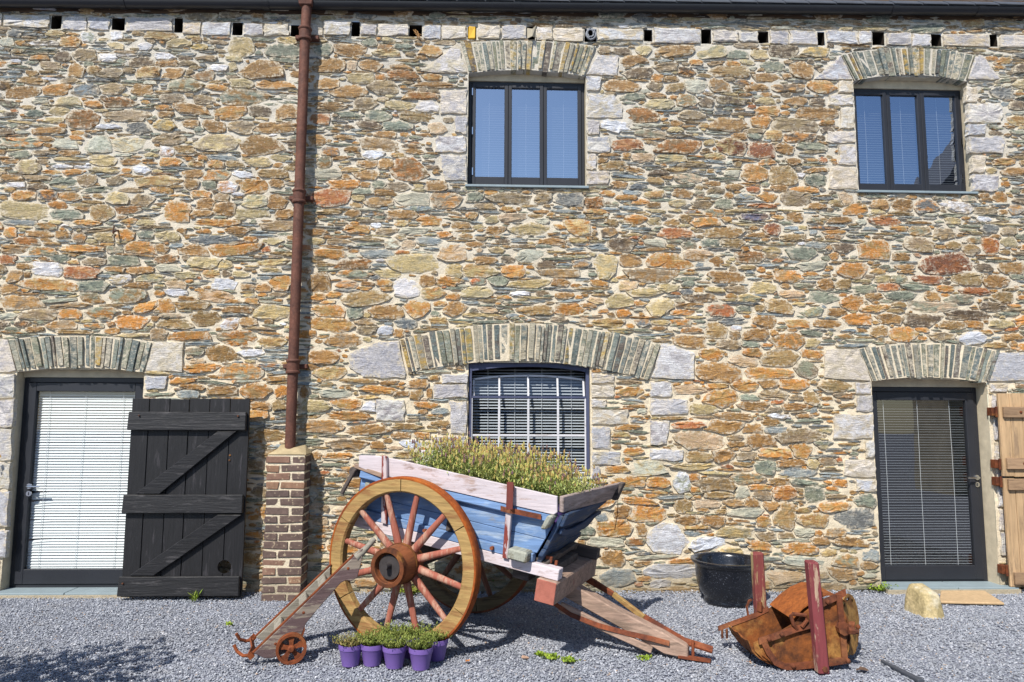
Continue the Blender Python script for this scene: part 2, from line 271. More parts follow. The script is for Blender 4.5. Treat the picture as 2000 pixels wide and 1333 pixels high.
# stones read off the wall, tile by tile: (origin x, origin y, scale) : "x0,y0,x1,y1,colour"
STONE_TILES = [
(0,60,1.5,"80,9,105,22o 107,2,123,15w 144,1,160,13w 62,1,86,9y 36,14,76,21w 20,14,34,20o 141,15,161,25y 180,16,198,27w 0,10,18,22c 10,21,48,25g 28,25,75,30g 72,27,90,40d 97,25,125,40m 130,31,153,42w 170,35,199,48d 53,41,80,51m 88,43,111,61b 113,47,133,56b 127,49,160,62m 160,49,175,56m 179,48,210,63b 24,61,62,71b 80,61,105,70m 0,67,20,79d 7,73,53,91b 55,71,93,85b 87,71,132,86s 130,70,160,84m 173,71,198,86b 75,87,104,99y 110,92,134,101b 132,87,178,101B 0,92,25,101d 62,100,92,112y 33,104,58,114g 87,104,128,128B 137,104,192,119m 110,103,134,111s 57,114,84,121y 165,120,198,137S 148,31,175,35w 5,45,40,49g 0,59,26,64s 15,38,27,43w"),
(300,60,1.5,"98,10,131,34y 148,19,192,36g 47,18,72,26l 20,11,48,22y 72,13,100,19m 110,38,168,65b 50,53,79,66m 2,39,31,48b 8,49,39,63b 20,64,62,80g 88,78,150,98b 100,63,129,75y 133,64,180,77b 53,84,80,96m 10,83,40,95m 27,96,70,109b 80,99,119,116o 124,99,152,113d 160,97,188,115b 0,117,27,130l 65,118,93,134b 98,118,131,135m 131,120,185,135b 75,8,101,12s 125,10,158,15g 162,8,190,18l 3,30,32,40w 55,33,82,40m 94,34,115,41y 150,36,192,43g 98,42,108,53y"),
(0,250,1.5,"0,1,20,11d 42,0,84,10b 0,12,60,26g 46,11,70,19b 71,15,100,28c 114,11,144,33c 146,13,188,32c 91,3,110,11o 13,30,40,40g 42,29,72,36m 75,30,104,38b 116,35,151,50y 158,41,184,49b 2,41,26,47b 45,41,64,48m 21,42,53,62y 53,55,79,61o 83,54,110,63b 120,52,155,60y 157,53,171,59o 173,50,196,60w 2,62,29,71b 30,62,66,70m 68,64,98,76g 100,61,125,77m 140,64,163,75m 165,62,232,78b 10,71,33,78w 38,73,62,82d 66,76,108,83s 110,77,146,85g 18,83,47,95o 49,82,74,95S 77,84,103,96k 140,84,166,100y 170,87,200,103m 0,97,65,121y 63,96,87,106o 64,107,107,120g 119,101,149,121k 149,102,184,112B 98,103,117,109b 5,120,49,128s 97,120,131,128o 45,124,75,133b 68,48,95,53w 96,49,120,53w 156,78,186,85m"),
(300,250,1.5,"0,8,42,23m 56,8,111,32m 113,11,166,36b 28,23,56,33k 8,25,27,37w 9,39,35,50o 58,36,70,44o 71,43,92,53o 93,44,117,53k 120,38,152,52y 153,36,178,44y 155,46,168,53b 40,55,64,66b 67,55,99,69o 102,57,130,66w 137,54,175,66k 40,67,58,81b 64,70,81,80g 85,70,112,85w 112,68,148,86o 150,67,170,78b 50,81,74,91o 79,86,98,96m 56,92,82,107b 76,97,106,114b 15,96,48,122o 118,88,150,106y 148,88,173,107b 107,107,150,118y 158,107,182,120b 53,119,111,129o 48,108,76,116b 140,121,185,134m 70,36,108,43s"),
(0,440,1.5,"6,3,22,16o 34,8,68,17b 20,16,52,27B 52,16,66,22b 94,11,112,23m 124,10,150,23y 150,6,175,21o 163,22,205,37o 78,26,135,36o 37,29,73,40o 3,26,35,37b 138,28,160,37p 0,40,22,51r 67,39,90,49g 108,43,138,53m 142,40,180,54g 43,49,81,66w 82,53,131,70r 137,54,163,62b 164,54,200,65b 22,50,45,58b 10,58,30,75b 27,69,98,86o 124,64,150,69s 143,65,171,76w 101,72,140,88g 163,75,197,83b 0,77,25,89b 133,83,186,103k 106,88,134,102b 175,84,200,94k 3,92,55,110b 55,96,102,101c 62,101,117,109b 30,109,76,124m 75,108,106,122o 114,107,157,123o 175,99,210,114o 157,111,173,117b 149,117,167,123b 150,117,192,135o 60,124,98,136m 20,125,38,134d"),
(300,440,1.5,"5,8,33,22y 46,14,112,26S 94,2,123,12b 30,4,42,11b 141,16,170,26y 70,24,140,40o 140,27,155,37r 33,26,70,40b 0,25,20,37b 20,24,41,30s 2,38,32,50B 44,42,86,57y 84,46,102,58y 134,44,178,53y 6,51,35,62c 30,61,60,70y 63,59,87,69y 87,59,100,68d 102,60,124,68y 140,55,165,61y 150,66,180,86o 77,69,109,84w 15,73,42,83p 42,71,52,76o 113,77,133,84b 132,76,153,87b 0,85,14,93k 60,86,102,102p 33,93,58,100b 25,99,72,111k 0,96,30,115o 16,83,44,93w 90,106,130,115b 53,113,87,133k 8,115,38,122p 130,105,180,123y 113,120,135,133b 6,122,48,135k"),
(600,60,1.5,"35,18,75,34b 10,18,33,33g 87,25,120,35y 148,20,176,35o 8,36,50,55b 67,38,98,54b 71,11,92,21g 161,11,193,19m 111,18,137,26g 103,52,143,65B 89,57,103,66o 10,61,43,77b 52,56,87,69y 30,72,75,88b 78,66,118,84m 148,56,175,66o 138,66,190,75b 128,80,177,92B 60,88,90,104m 101,92,140,105y 12,94,50,106b 5,109,30,123r 38,106,75,114g 76,105,110,119g 120,107,173,120k 98,118,138,131g 65,119,95,129d 158,120,180,135p 142,92,172,107w 52,40,64,53p"),
(600,250,1.5,"3,8,25,24b 35,10,62,17b 70,14,118,31b 18,24,41,38S 87,5,116,14b 72,30,100,41w 12,38,31,52b 33,37,57,42b 66,43,93,53b 92,41,116,54b 108,40,155,69B 0,54,44,67c 45,52,74,59y 45,60,56,67b 60,55,93,68b 27,68,67,80o 68,71,82,78b 82,69,103,79g 102,71,134,83m 155,69,182,84b 2,80,54,103r 60,79,86,88g 86,81,115,89b 57,88,76,97y 75,91,112,103b 115,85,160,102c 128,102,163,110s 56,97,73,105k 144,115,175,128o 105,108,143,120b 115,119,131,129y 50,107,70,118b 160,84,200,105m"),
(600,440,1.5,"48,0,81,11o 89,4,120,13m 118,3,157,13c 0,17,22,26y 26,18,58,25m 100,18,120,31c 123,20,140,31p 142,16,177,26s 6,31,49,44o 74,32,114,44s 38,45,82,59B 108,39,173,63y 172,23,206,47p 88,58,123,69y 40,59,83,69g 114,33,134,38r 0,64,30,88b 88,70,111,80o 70,74,88,80b 111,69,145,94w 146,65,167,81b 165,67,200,80o 148,80,178,97y 180,88,199,98o 46,86,103,105k 6,89,24,100o 126,95,160,122o 5,104,50,120o 52,108,72,122g 83,105,125,123b 180,50,206,69y 0,121,62,140o 64,122,88,132m 115,122,142,136S 180,100,206,120b 40,72,66,83p"),
(880,370,1.5,"20,5,42,17g 47,5,105,20m 108,6,131,20m 135,6,173,24S 32,19,58,27m 20,30,35,40k 45,35,63,44y 2,42,27,52b 28,46,45,53y 60,32,98,43p 100,32,120,38k 78,43,129,61y 136,46,153,53o 145,39,182,62y 110,63,150,73b 50,75,72,85y 82,77,119,96c 0,73,29,96p 32,76,41,82p 66,99,96,116o 0,98,60,115y 158,92,182,102s 113,104,168,117k 27,116,46,125r 50,113,74,126g 0,116,24,127b 75,118,130,129y 174,11,200,24B 131,117,155,127b"),
(1150,60,1.5,"12,21,28,31m 30,23,55,32d 61,20,80,33y 87,20,136,35b 140,20,179,37y 39,33,76,46b 84,43,115,54m 46,48,83,63d 115,48,138,60d 130,38,148,47o 178,40,197,48o 158,46,209,62k 22,64,64,80b 80,57,96,68o 77,69,96,79m 97,68,124,80k 125,65,152,82c 155,64,183,81b 43,82,73,92g 74,81,100,90b 72,90,110,104y 115,82,142,100b 144,88,162,100d 163,87,206,97d 48,102,92,120B 160,114,206,132b 118,104,150,116m 103,84,116,90o"),
(1400,60,1.5,"65,20,104,35d 13,26,40,38g 44,25,67,38y 58,40,87,55g 95,41,126,62b 43,57,84,70b 71,70,112,81d 115,64,156,82o 37,70,66,80b 88,87,115,99b 50,88,75,97y 103,101,158,116b 43,110,69,129o 70,115,130,132m 50,99,80,112o 134,126,152,135d 112,22,145,36l"),
(1130,250,1.5,"45,14,82,30r 103,15,156,34B 27,33,53,38b 57,33,68,39o 23,40,38,48b 24,43,60,55k 70,34,98,46p 100,34,140,46y 125,60,160,72p 88,64,110,73k 42,70,63,79b 65,73,89,81S 58,81,80,88s 27,82,48,90o 48,88,76,95o 7,91,48,105d 70,93,93,101o 86,82,110,92y 117,94,140,104y 147,95,173,105m 123,80,150,91b 7,106,38,113o 62,114,88,126o 113,119,132,128k 130,114,150,124k 145,117,182,129o 163,106,188,117o 178,92,200,106g"),
(1400,250,1.5,"0,15,38,36R 40,20,74,39R 76,21,100,35b 60,4,84,17b 88,6,128,19d 105,20,144,30g 144,5,180,20d 52,40,75,50o 90,40,111,49b 32,47,67,72b 66,50,105,75k 114,59,142,77g 132,38,144,47r 117,52,147,59b 13,74,33,83b 38,77,55,85r 51,84,78,97o 85,83,123,103m 97,76,130,86o 30,112,68,122N 88,110,112,123b 60,124,83,140R 145,116,175,125b 158,84,177,101p 117,98,142,107b 40,99,76,105r 24,86,49,94s 10,84,22,93o"),
(1150,440,1.5,"16,3,37,16d 22,17,60,35d 91,4,135,18r 150,3,199,18k 70,18,100,29c 147,18,170,28g 170,18,203,30k 40,38,68,54b 76,37,131,60o 124,32,160,47p 50,56,112,75b 156,60,206,76b 155,42,174,55b 190,34,232,49B 40,72,63,86p 2,72,26,82o 88,77,117,88y 134,81,151,88o 150,81,175,88y 174,79,206,89m 120,89,165,102d 73,95,110,119y 48,82,95,94y 24,90,58,107y 152,104,189,119r 105,123,134,132o 2,121,45,134y 60,122,80,133S 167,120,206,131S 8,38,37,70y 0,25,25,33s"),
(1430,440,1.5,"17,10,47,17b 62,12,95,22k 93,22,122,31s 163,20,206,45o 130,24,160,36d 72,28,111,48g 40,37,61,44m 137,49,175,69o 85,48,120,60c 8,52,30,59k 55,59,90,75b 125,36,138,45o 109,70,132,86b 132,71,154,85k 24,75,61,89y 63,76,77,83b 20,83,39,90b 60,85,92,94p 79,76,107,83m 100,87,137,102g 156,79,186,89g 140,92,170,111o 42,97,77,115k 72,96,97,100b 122,109,151,121b 143,115,180,130o 163,104,206,114o 27,118,58,135b 70,123,103,134o 105,124,143,135b 90,107,119,122g 29,104,43,114k 5,105,25,113g 173,89,196,98b 33,55,43,62o 5,90,35,101y"),
(1700,370,1.5,"0,14,24,28b 27,13,55,29b 55,13,87,31S 98,17,133,32w 160,4,178,17b 134,24,163,33m 173,18,200,33s 27,48,49,55o 48,49,78,61b 83,52,110,66m 44,62,83,82m 96,67,117,80k 119,72,142,87k 143,64,167,84r 125,62,144,71b 63,84,131,112R 28,83,51,94b 166,95,200,110b 54,112,96,124R 103,109,145,125k 146,113,180,128b 5,112,26,122y 24,112,48,123k 0,103,19,111o 36,105,58,110b 143,46,165,58S 170,50,190,60m 170,63,190,75y 135,97,157,107d"),
(1700,540,1.5,"8,9,38,19r 40,11,83,19g 84,12,108,21o 115,15,153,25r 19,20,57,32g 70,20,90,33b 92,22,105,28o 98,24,134,36m 158,20,186,35k 47,33,111,48p 26,33,47,41k 0,37,20,47o 20,42,44,48k 141,34,176,46d 92,44,155,58d 8,49,43,63b 41,49,92,65d 88,58,121,70k 121,58,146,68b 155,57,188,68y 0,65,23,79k 23,66,61,86o 58,67,75,73o 75,72,110,84m 113,73,150,88w 170,75,198,85b 146,86,178,94k 180,84,191,92b 189,88,205,98o"),
(1300,620,1.5,"0,4,34,12o 35,4,52,8g 66,1,111,11g 114,0,145,16b 157,4,190,14o 191,4,206,15b 51,7,80,28k 20,13,50,21o 8,24,51,42b 82,18,97,30m 100,14,134,30b 66,29,98,42m 97,31,122,39g 137,19,180,42k 134,16,145,25o 182,27,200,40y 43,41,75,55o 123,42,178,64k 100,41,126,53k 83,50,120,66p 38,60,100,86b 38,56,52,67b 103,66,166,81o 165,56,199,80m 174,42,205,54o 8,88,51,100p 53,86,82,94o 81,82,120,100o 122,81,147,92b 149,81,187,95o 52,94,95,117o 96,100,122,109g 120,95,160,107m 94,110,136,122b 130,117,150,125m 152,112,188,121b 179,95,200,115k 161,101,179,108m 31,114,68,128y 64,124,111,135b 133,124,165,133w 168,125,192,132b"),
(1300,800,1.5,"7,16,50,26r 52,14,100,32b 15,28,76,52p 101,19,126,31b 124,13,147,22b 128,23,161,32s 106,32,143,50b 145,24,205,43m 80,33,102,41m 79,42,106,49b 165,45,189,64o 61,53,90,69b 92,55,118,66m 117,50,163,63o 24,55,63,70k 0,53,23,68w 5,70,70,81y 115,67,142,87g 145,65,182,75b 184,65,200,77y 151,77,194,89s 8,82,32,108w 27,84,44,94o 37,89,92,108k 84,83,126,97b 133,89,161,100b 106,97,140,106o 52,106,90,116k 90,101,112,117c 113,104,138,117m 137,100,170,119B 180,100,206,120g 162,91,195,100g 75,117,103,128b 102,114,122,128b 34,117,72,128p 10,118,34,134k 125,120,152,132b"),
(1130,900,1.875,"28,5,51,13o 53,0,89,16c 29,17,70,28o 69,17,95,28o 43,31,63,35b 75,31,92,35o 45,38,80,46o 37,47,55,60b 53,47,90,64o 20,62,55,80o 60,65,71,78b 75,65,114,97w 0,67,16,78g 10,80,47,90c 46,80,75,88B 23,93,47,110b 22,111,57,132s 70,108,123,124w 75,124,95,133w 94,101,121,108o 116,80,152,94w 100,57,127,68b 126,57,151,68b 100,41,118,56k 18,55,30,66s"),
(1460,960,1.5,"92,13,134,28o 111,22,163,49S 32,14,65,48k 64,30,104,48b 19,14,45,25b 11,32,30,47o 140,3,167,19g 12,53,36,64m 44,67,90,83o 0,65,30,77o 83,59,105,70b 113,60,157,72b 148,75,172,90s 44,85,105,99c 110,83,144,100b 145,91,171,101b 28,103,72,120p 104,100,142,116b 40,54,60,62m 86,105,105,114m 58,22,80,29y"),
(280,620,1.5,"31,18,87,31o 8,15,31,28k 100,18,148,37o 125,17,160,25w 102,0,124,16w 126,1,148,15b 152,26,186,39b 78,38,122,59k 56,40,82,51g 53,32,95,37s 122,42,157,51w 53,61,96,72o 100,61,155,81o 150,53,172,58s 148,60,180,66s 154,65,172,70s 36,79,67,87o 48,87,81,95b 84,90,123,101b 128,86,164,105k 171,89,188,106o 160,77,187,84b 165,107,187,122k 140,110,168,121b"),
(560,620,2.1,"15,1,63,12o 38,15,69,28b 18,31,49,44b 65,8,83,16m 84,8,98,17w 101,2,120,11S 99,11,109,19b 25,46,55,58b 13,44,30,50b 13,63,19,75b 70,64,100,71o 29,67,59,75c 13,77,42,88y 42,76,72,86o 69,78,86,88w 35,88,77,96k 83,77,111,97w 13,96,53,108b 54,100,93,109b 37,112,75,123b 78,115,92,123b 34,126,61,132o 50,57,83,61k 97,99,127,105k 97,107,115,113b 119,107,133,113o 104,114,125,122w 100,125,124,131k 113,58,131,66b 114,68,127,77k 130,66,135,76b 119,79,141,85o 22,125,33,133b"),
]
# dressed blocks at the openings, photograph outlines
QUOINS = [
((302,668),(359,668),(357,727),(285,724)),((-30,660),(18,664),(33,726),(-30,728)),((-30,731),(30,731),(29,778),(-30,778)),((-30,782),(31,782),(26,835),(-30,835)),((-30,839),(25,839),(24,900),(-30,900)),((-30,904),(22,904),(20,955),(-30,955)),((-30,960),(20,960),(17,1030),(-30,1030)),((-30,1036),(17,1036),(14,1090),(-30,1090)),
((284,735),(328,735),(322,760),(284,760)),
((822,141),(893,86),(914,143),(870,144)),((862,180),(912,176),(912,225),(860,222)),((890,228),(912,228),(911,263),(888,260)),((852,268),(911,268),(911,298),(850,298)),((860,304),(911,304),(911,354),(868,354)),
((1165,110),(1208,110),(1206,148),(1146,147)),((1146,184),(1198,187),(1216,208),(1215,231),(1146,231)),((1146,236),(1171,236),(1170,264),(1146,264)),((1146,268),(1191,268),(1190,298),(1146,298)),((1146,302),(1164,302),(1164,332),(1146,332)),((1146,336),(1191,336),(1186,360),(1146,361)),((1146,151),(1176,151),(1170,178),(1146,178)),
((1590,157),(1640,108),(1665,156)),((1637,160),(1664,160),(1664,182),(1637,182)),((1620,186),(1665,186),(1666,207),(1618,207)),((1641,212),(1666,212),(1668,252),(1641,252)),((1614,258),(1668,258),(1669,279),(1614,279)),((1637,284),(1670,284),(1672,323),(1637,323)),((1622,328),(1673,328),(1674,370),(1617,370)),
((1888,157),(1902,110),(1918,110),(1952,157)),((1884,171),(1908,171),(1907,200),(1886,200)),((1888,204),(1950,204),(1958,222),(1952,240),(1888,240)),((1888,244),(1925,244),(1923,265),(1889,265)),((1889,269),(1962,269),(1958,300),(1891,300)),((1896,304),(1925,306),(1922,338),(1897,338)),((1898,342),(1950,342),(1946,374),(1899,374)),
((680,690),(740,668),(778,666),(794,728),(792,738),(708,738),(682,718)),((735,781),(791,781),(791,822),(735,822)),((1291,672),(1304,670),(1356,690),(1355,742),(1271,738)),((1270,746),(1311,746),(1311,775),(1270,775)),((1270,779),(1344,779),(1344,811),(1270,811)),((1270,822),(1307,822),(1302,868),(1270,870)),((1268,877),(1335,879),(1332,898),(1268,898)),
((863,731),(913,731),(913,748),(863,748)),((846,751),(912,751),(912,777),(846,779)),((878,784),(911,784),(911,847),(880,847)),((842,853),(910,853),(910,879),(845,879)),
((1155,730),(1200,734),(1198,748),(1155,748)),((1155,752),(1200,752),(1198,776),(1155,776)),((1155,781),(1184,781),(1182,796),(1155,796)),((1156,801),(1226,801),(1227,829),(1156,829)),((1156,834),(1192,834),(1190,877),(1156,877)),((1156,882),(1211,882),(1211,907),(1156,907)),((1156,911),(1172,911),(1170,935),(1156,935)),
((1612,682),(1676,682),(1700,743),(1608,740)),((1670,747),(1699,747),(1699,770),(1670,770)),((1673,773),(1702,773),(1703,805),(1672,805)),((1628,809),(1704,809),(1705,857),(1627,857)),((1690,861),(1706,861),(1707,894),(1690,894)),((1649,898),(1708,898),(1709,932),(1648,932)),((1671,936),(1710,936),(1711,960),(1670,960)),
((1938,688),(2030,688),(2030,745),(1927,745)),((1930,750),(1968,750),(1965,766),(1932,766)),
((1935,772),(1948,772),(1950,812),(1938,812)),((1938,816),(1950,816),(1953,860),(1940,860)),((1941,864),(1956,864),(1957,900),(1943,900)),((1944,905),(1960,905),(1960,945),(1946,945)),((1946,950),(1962,950),(1963,990),(1949,990)),((1950,995),(1966,995),(1967,1035),(1952,1035)),((1953,1040),(1968,1040),(1970,1085),(1955,1085)),
]
HOLES_PX = [(110,43),(230,46),(348,50),(465,56),(578,60),(694,57),(811,60),(922,63),(1038,66),(1153,68),(1265,70),(1379,72),(1492,73),(1604,75),(1715,76),(1828,77),(1941,80)]
# arches: top-left, top-right, top rise, bottom-left, bottom-right, bottom rise (pixels), lichen share
ARCHES = [
((18,664),(301,668),9,(36,726),(284,728),9,.05),
((899,86),(1164,92),7,(915,144),(1142,150),9,.35),
((1642,108),(1903,110),13,(1668,158),(1886,160),12,.2),
((780,664),(1290,674),36,(797,728),(1266,742),30,.08),
((1676,682),(1950,686),13,(1703,744),(1927,748),9,.04),
]

# ---------------------------------------------------------------- ground
def ground_material():
    k = Mat('slate_gravel_bed', 0.9, 0.2); v = k.vor(70, kind='World'); n1 = k.noise(1.2, 4, kind='World')
    c = k.mix(1.0, lin((140,144,158)), k.grey(v.outputs['Color'] if False else v.outputs['Distance'], 1.15, 0.55), 'MULTIPLY')
    c = k.mix(1.0, c, k.grey(n1, 0.88, 1.1), 'MULTIPLY'); k.col(c); k.bump(v.outputs['Distance'], 0.9, 0.012); return k.m
g = MB(); n = 40
for (xa, xb, ya, yb) in ((-60,60,-60,0.3),):
    g.add([(xa,ya,-0.012),(xb,ya,-0.012),(xb,yb,-0.012),(xa,yb,-0.012)], [(0,1,2,3)])
yard = obj('gravel_yard', g, ground_material()); yard['kind'] = 'structure'

# ---------------------------------------------------------------- openings (world metres, wall face y = 0)
OPEN = {
 'ldoor': (wx(33,728), wx(281,740), -0.02, wz(160,722)),
 'rdoor': (wx(1702,746), wx(1927,748), 0.0, wz(1815,741)),
 'wc': (wx(915,150), wx(1144,150), wz(1030,364), wz(1030,138)),
 'wr': (wx(1667,164), wx(1889,164), wz(1780,375), wz(1780,151)),
 'wl': (wx(915,720), wx(1152,720), wz(1030,932), wz(1030,709)),
}
XL, XR, ZB, ZT = -5.75, 6.55, -0.06, 6.14
PUT = []
for i, (px, py) in enumerate(HOLES_PX):
    p = at(px, py); w = 0.052+0.012*math.sin(i*2.3); PUT.append((p.x-w, p.x+w*(1+.18*math.sin(i*7.7)), p.z-0.072+.008*math.sin(i*3.3), p.z+0.068+0.012*math.sin(i*4.1)))
# ---------------------------------------------------------------- the barn
barn = thing('stone_barn', 'long two storey barn wall of rusty brown and grey rubble stone filling the view', 'barn')
CELL = 0.008
NX = int((XR-XL)/CELL)+2; NZ = int((ZT-ZB)/CELL)+2
best = np.full((NZ, NX), 9.0, np.float32); own = np.full((NZ, NX), -1, np.int32)
GX = XL+np.arange(NX)*CELL; GZ = ZB+np.arange(NZ)*CELL
def mask_rect(x0, x1, z0, z1, code=-2):
    i0 = max(0, int((x0-XL)/CELL)); i1 = int((x1-XL)/CELL)+1; j0 = max(0, int((z0-ZB)/CELL)); j1 = int((z1-ZB)/CELL)+1
    best[j0:j1, i0:i1] = -9; own[j0:j1, i0:i1] = code
def mask_poly(P, grow=0.006, code=-2):
    c = np.mean(P, 0); P = [(p[0]+(p[0]-c[0])/max(1e-6,math.hypot(*(np.array(p)-c)))*grow, p[1]+(p[1]-c[1])/max(1e-6,math.hypot(*(np.array(p)-c)))*grow) for p in P]
    xs = [p[0] for p in P]; zs = [p[1] for p in P]
    i0 = max(0, int((min(xs)-XL)/CELL)); i1 = min(NX, int((max(xs)-XL)/CELL)+2); j0 = max(0, int((min(zs)-ZB)/CELL)); j1 = min(NZ, int((max(zs)-ZB)/CELL)+2)
    if i1 <= i0 or j1 <= j0: return
    X, Z = np.meshgrid(GX[i0:i1], GZ[j0:j1]); ins = np.zeros(X.shape, bool); m = len(P)
    for a in range(m):
        x0, z0 = P[a]; x1, z1 = P[(a+1) % m]
        if z0 == z1: continue
        ins ^= ((Z >= min(z0,z1)) & (Z < max(z0,z1)) & (X < x0+(Z-z0)*(x1-x0)/(z1-z0)))
    best[j0:j1, i0:i1][ins] = -9; own[j0:j1, i0:i1][ins] = code
for o in OPEN.values(): mask_rect(o[0]-0.005, o[1]+0.005, o[2], o[3])
for h in PUT: mask_rect(*h)
def arch_pts(A, t):
    TL, TR, ts, BL, BR, bs, _ = A
    top = (TL[0]+(TR[0]-TL[0])*t, TL[1]+(TR[1]-TL[1])*t-ts*4*t*(1-t)); bot = (BL[0]+(BR[0]-BL[0])*t, BL[1]+(BR[1]-BL[1])*t-bs*4*t*(1-t))
    a = at(*top); b = at(*bot); return (a.x, a.z), (b.x, b.z)
for A in ARCHES:
    pts = [arch_pts(A, i/12) for i in range(13)]
    mask_poly([p[0] for p in pts] + [p[1] for p in reversed(pts)], 0.0)
def pxpoly(P): return [(at(x,y).x, at(x,y).z) for x, y in P]
QP = [pxpoly(q) for q in QUOINS]
# the course of pale dressed blocks between the putlog holes
rq = random.Random(5)
ed = [(XL, XL)] + [(h[0], h[1]) for h in PUT] + [(XR, XR)]
for i in range(len(ed)-1):
    x0 = ed[i][1]+0.006; x1 = ed[i+1][0]-0.006
    ref = PUT[min(i, len(PUT)-1)]; z0 = ref[2]-0.004; z1 = ref[3]-0.004
    if x1-x0 > 1.0: z0 -= 0.0
    cuts = [x0, x1] if rq.random() < 0.25 else [x0, x0+(x1-x0)*rq.uniform(0.3,0.7), x1]
    for a, b in zip(cuts[:-1], cuts[1:]):
        j = lambda: rq.uniform(-0.009, 0.009)
        QP.append([(a+0.008,z0+j()),(b-0.008,z0+j()),(b-0.008+j()*.5,z1+j()),(a+0.008+j()*.5,z1+j())])
for q in QP: mask_poly(q, 0.008)

PAL = {'o':((184,126,64),(172,140,88)),'b':((162,124,76),(142,108,70)),'B':((154,104,58),(124,102,74)),'d':((108,94,80),(132,112,86)),'m':((144,126,102),(154,130,92)),
 'g':((138,142,122),(112,118,106)),'s':((132,142,146),(150,156,152)),'S':((104,108,110),(134,134,128)),'N':((84,88,112),(120,100,90)),'w':((212,212,216),(186,186,192)),
 'y':((184,162,112),(160,146,112)),'k':((148,118,76),(154,132,92)),'l':((192,158,84),(150,138,108)),'c':((182,180,160),(164,164,148)),'p':((192,166,136),(174,146,108)),
 'r':((162,100,64),(178,126,80)),'R':((128,84,64),(156,100,62))}
stones = []
core = np.zeros((NZ, NX), np.int8)
core[own == -2] = 1
def win(cx, cz, a, b):
    return max(0, int((cx-a-XL)/CELL)), min(NX, int((cx+a-XL)/CELL)+1), max(0, int((cz-b-ZB)/CELL)), min(NZ, int((cz+b-ZB)/CELL)+1)
def facets(sharp):                              # a stone's outline as a handful of broken faces
    f = [(90+rs.gauss(0,7), 1.0), (-90+rs.gauss(0,7), 1.0), (rs.gauss(0,17), 1.0), (180+rs.gauss(0,17), 1.0)]
    for q in (45, 135, 225, 315):
        if rs.random() < 0.85: f.append((q+rs.uniform(-17,17), rs.uniform(0.80, 1.0) if rs.random() < sharp else rs.uniform(0.98, 1.27)))
    return [(math.cos(R(t))/r_, math.sin(R(t))/r_) for t, r_ in f]
def dist(cx, cz, a, b, fc, rot, i0, i1, j0, j1):
    x = GX[i0:i1][None,:]-cx; z = GZ[j0:j1][:,None]-cz; cr, sr = math.cos(rot), math.sin(rot)
    u = (x*cr+z*sr)/a; v = (-x*sr+z*cr)/b; d = np.full((j1-j0, i1-i0), -9.0, np.float32)
    for p_, q_ in fc: np.maximum(d, p_*u+q_*v, out=d)
    return d
def put(cx, cz, a, b, code, rot, sharp, limit):
    n = facets(sharp)
    i0, i1, j0, j1 = win(cx, cz, a*1.25, b*1.25)
    if i1-i0 < 2 or j1-j0 < 2: return False
    d = dist(cx, cz, a, b, n, rot, i0, i1, j0, j1); ins = d < 0.98; tot = ins.sum()
    if tot < 3: return False
    if core[j0:j1, i0:i1][ins].sum() > limit*tot: return False
    k = len(stones); core[j0:j1, i0:i1][d < 1.0] = 1
    w = best[j0:j1, i0:i1]; up = (d < 1.22) & (d < w); w[up] = d[up]; own[j0:j1, i0:i1][up] = k
    stones.append([cx, cz, a, b, code, rot, n]); return True
rs = random.Random(3)
for ox, oy, sc_, txt in STONE_TILES:
    for tk in txt.split():
        c = tk[-1]; x0, y0, x1, y1 = [float(v)*sc_ for v in tk[:-1].split(',')]
        p = at(ox+x0, oy+y0); q = at(ox+x1, oy+y1)
        put((p.x+q.x)/2, (p.z+q.z)/2, (q.x-p.x)/2*1.02, (p.z-q.z)/2*1.05, c, rs.gauss(0, 0.045), 0.25, 0.42)
NFIX = len(stones)
def pick(z):
    t = min(1, max(0, (z-1.5)/4.0))
    lo = 'ooooobbbbbkkyymgscpr'; hi = 'oobbbkyymmmddggsSkcw'
    return rs.choice(hi if rs.random() < t else lo)
for cnt, wr_, hr_, lim, nn in ((900,(.24,.40),(.085,.14),.04,.2),(5000,(.16,.40),(.026,.044),.07,.6),(7000,(.14,.26),(.052,.085),.06,.25),(16000,(.10,.34),(.020,.036),.09,.6),(18000,(.075,.16),(.034,.062),.12,.25),(18000,(.07,.22),(.018,.030),.14,.6),(18000,(.04,.09),(.022,.040),.16,.3),(14000,(.05,.13),(.013,.020),.16,.5)):
    for _ in range(cnt):
        w = rs.uniform(*wr_)/2; h = rs.uniform(*hr_)/2; cz = rs.uniform(ZB+h, ZT-h)
        c = pick(cz)
        if hr_[1] < 0.045 and wr_[1] > 0.12: c = rs.choice('gggsssSSmkcyb')
        put(rs.uniform(XL+w, XR-w), cz, w, h, c, rs.gauss(0, 0.045), nn, lim)
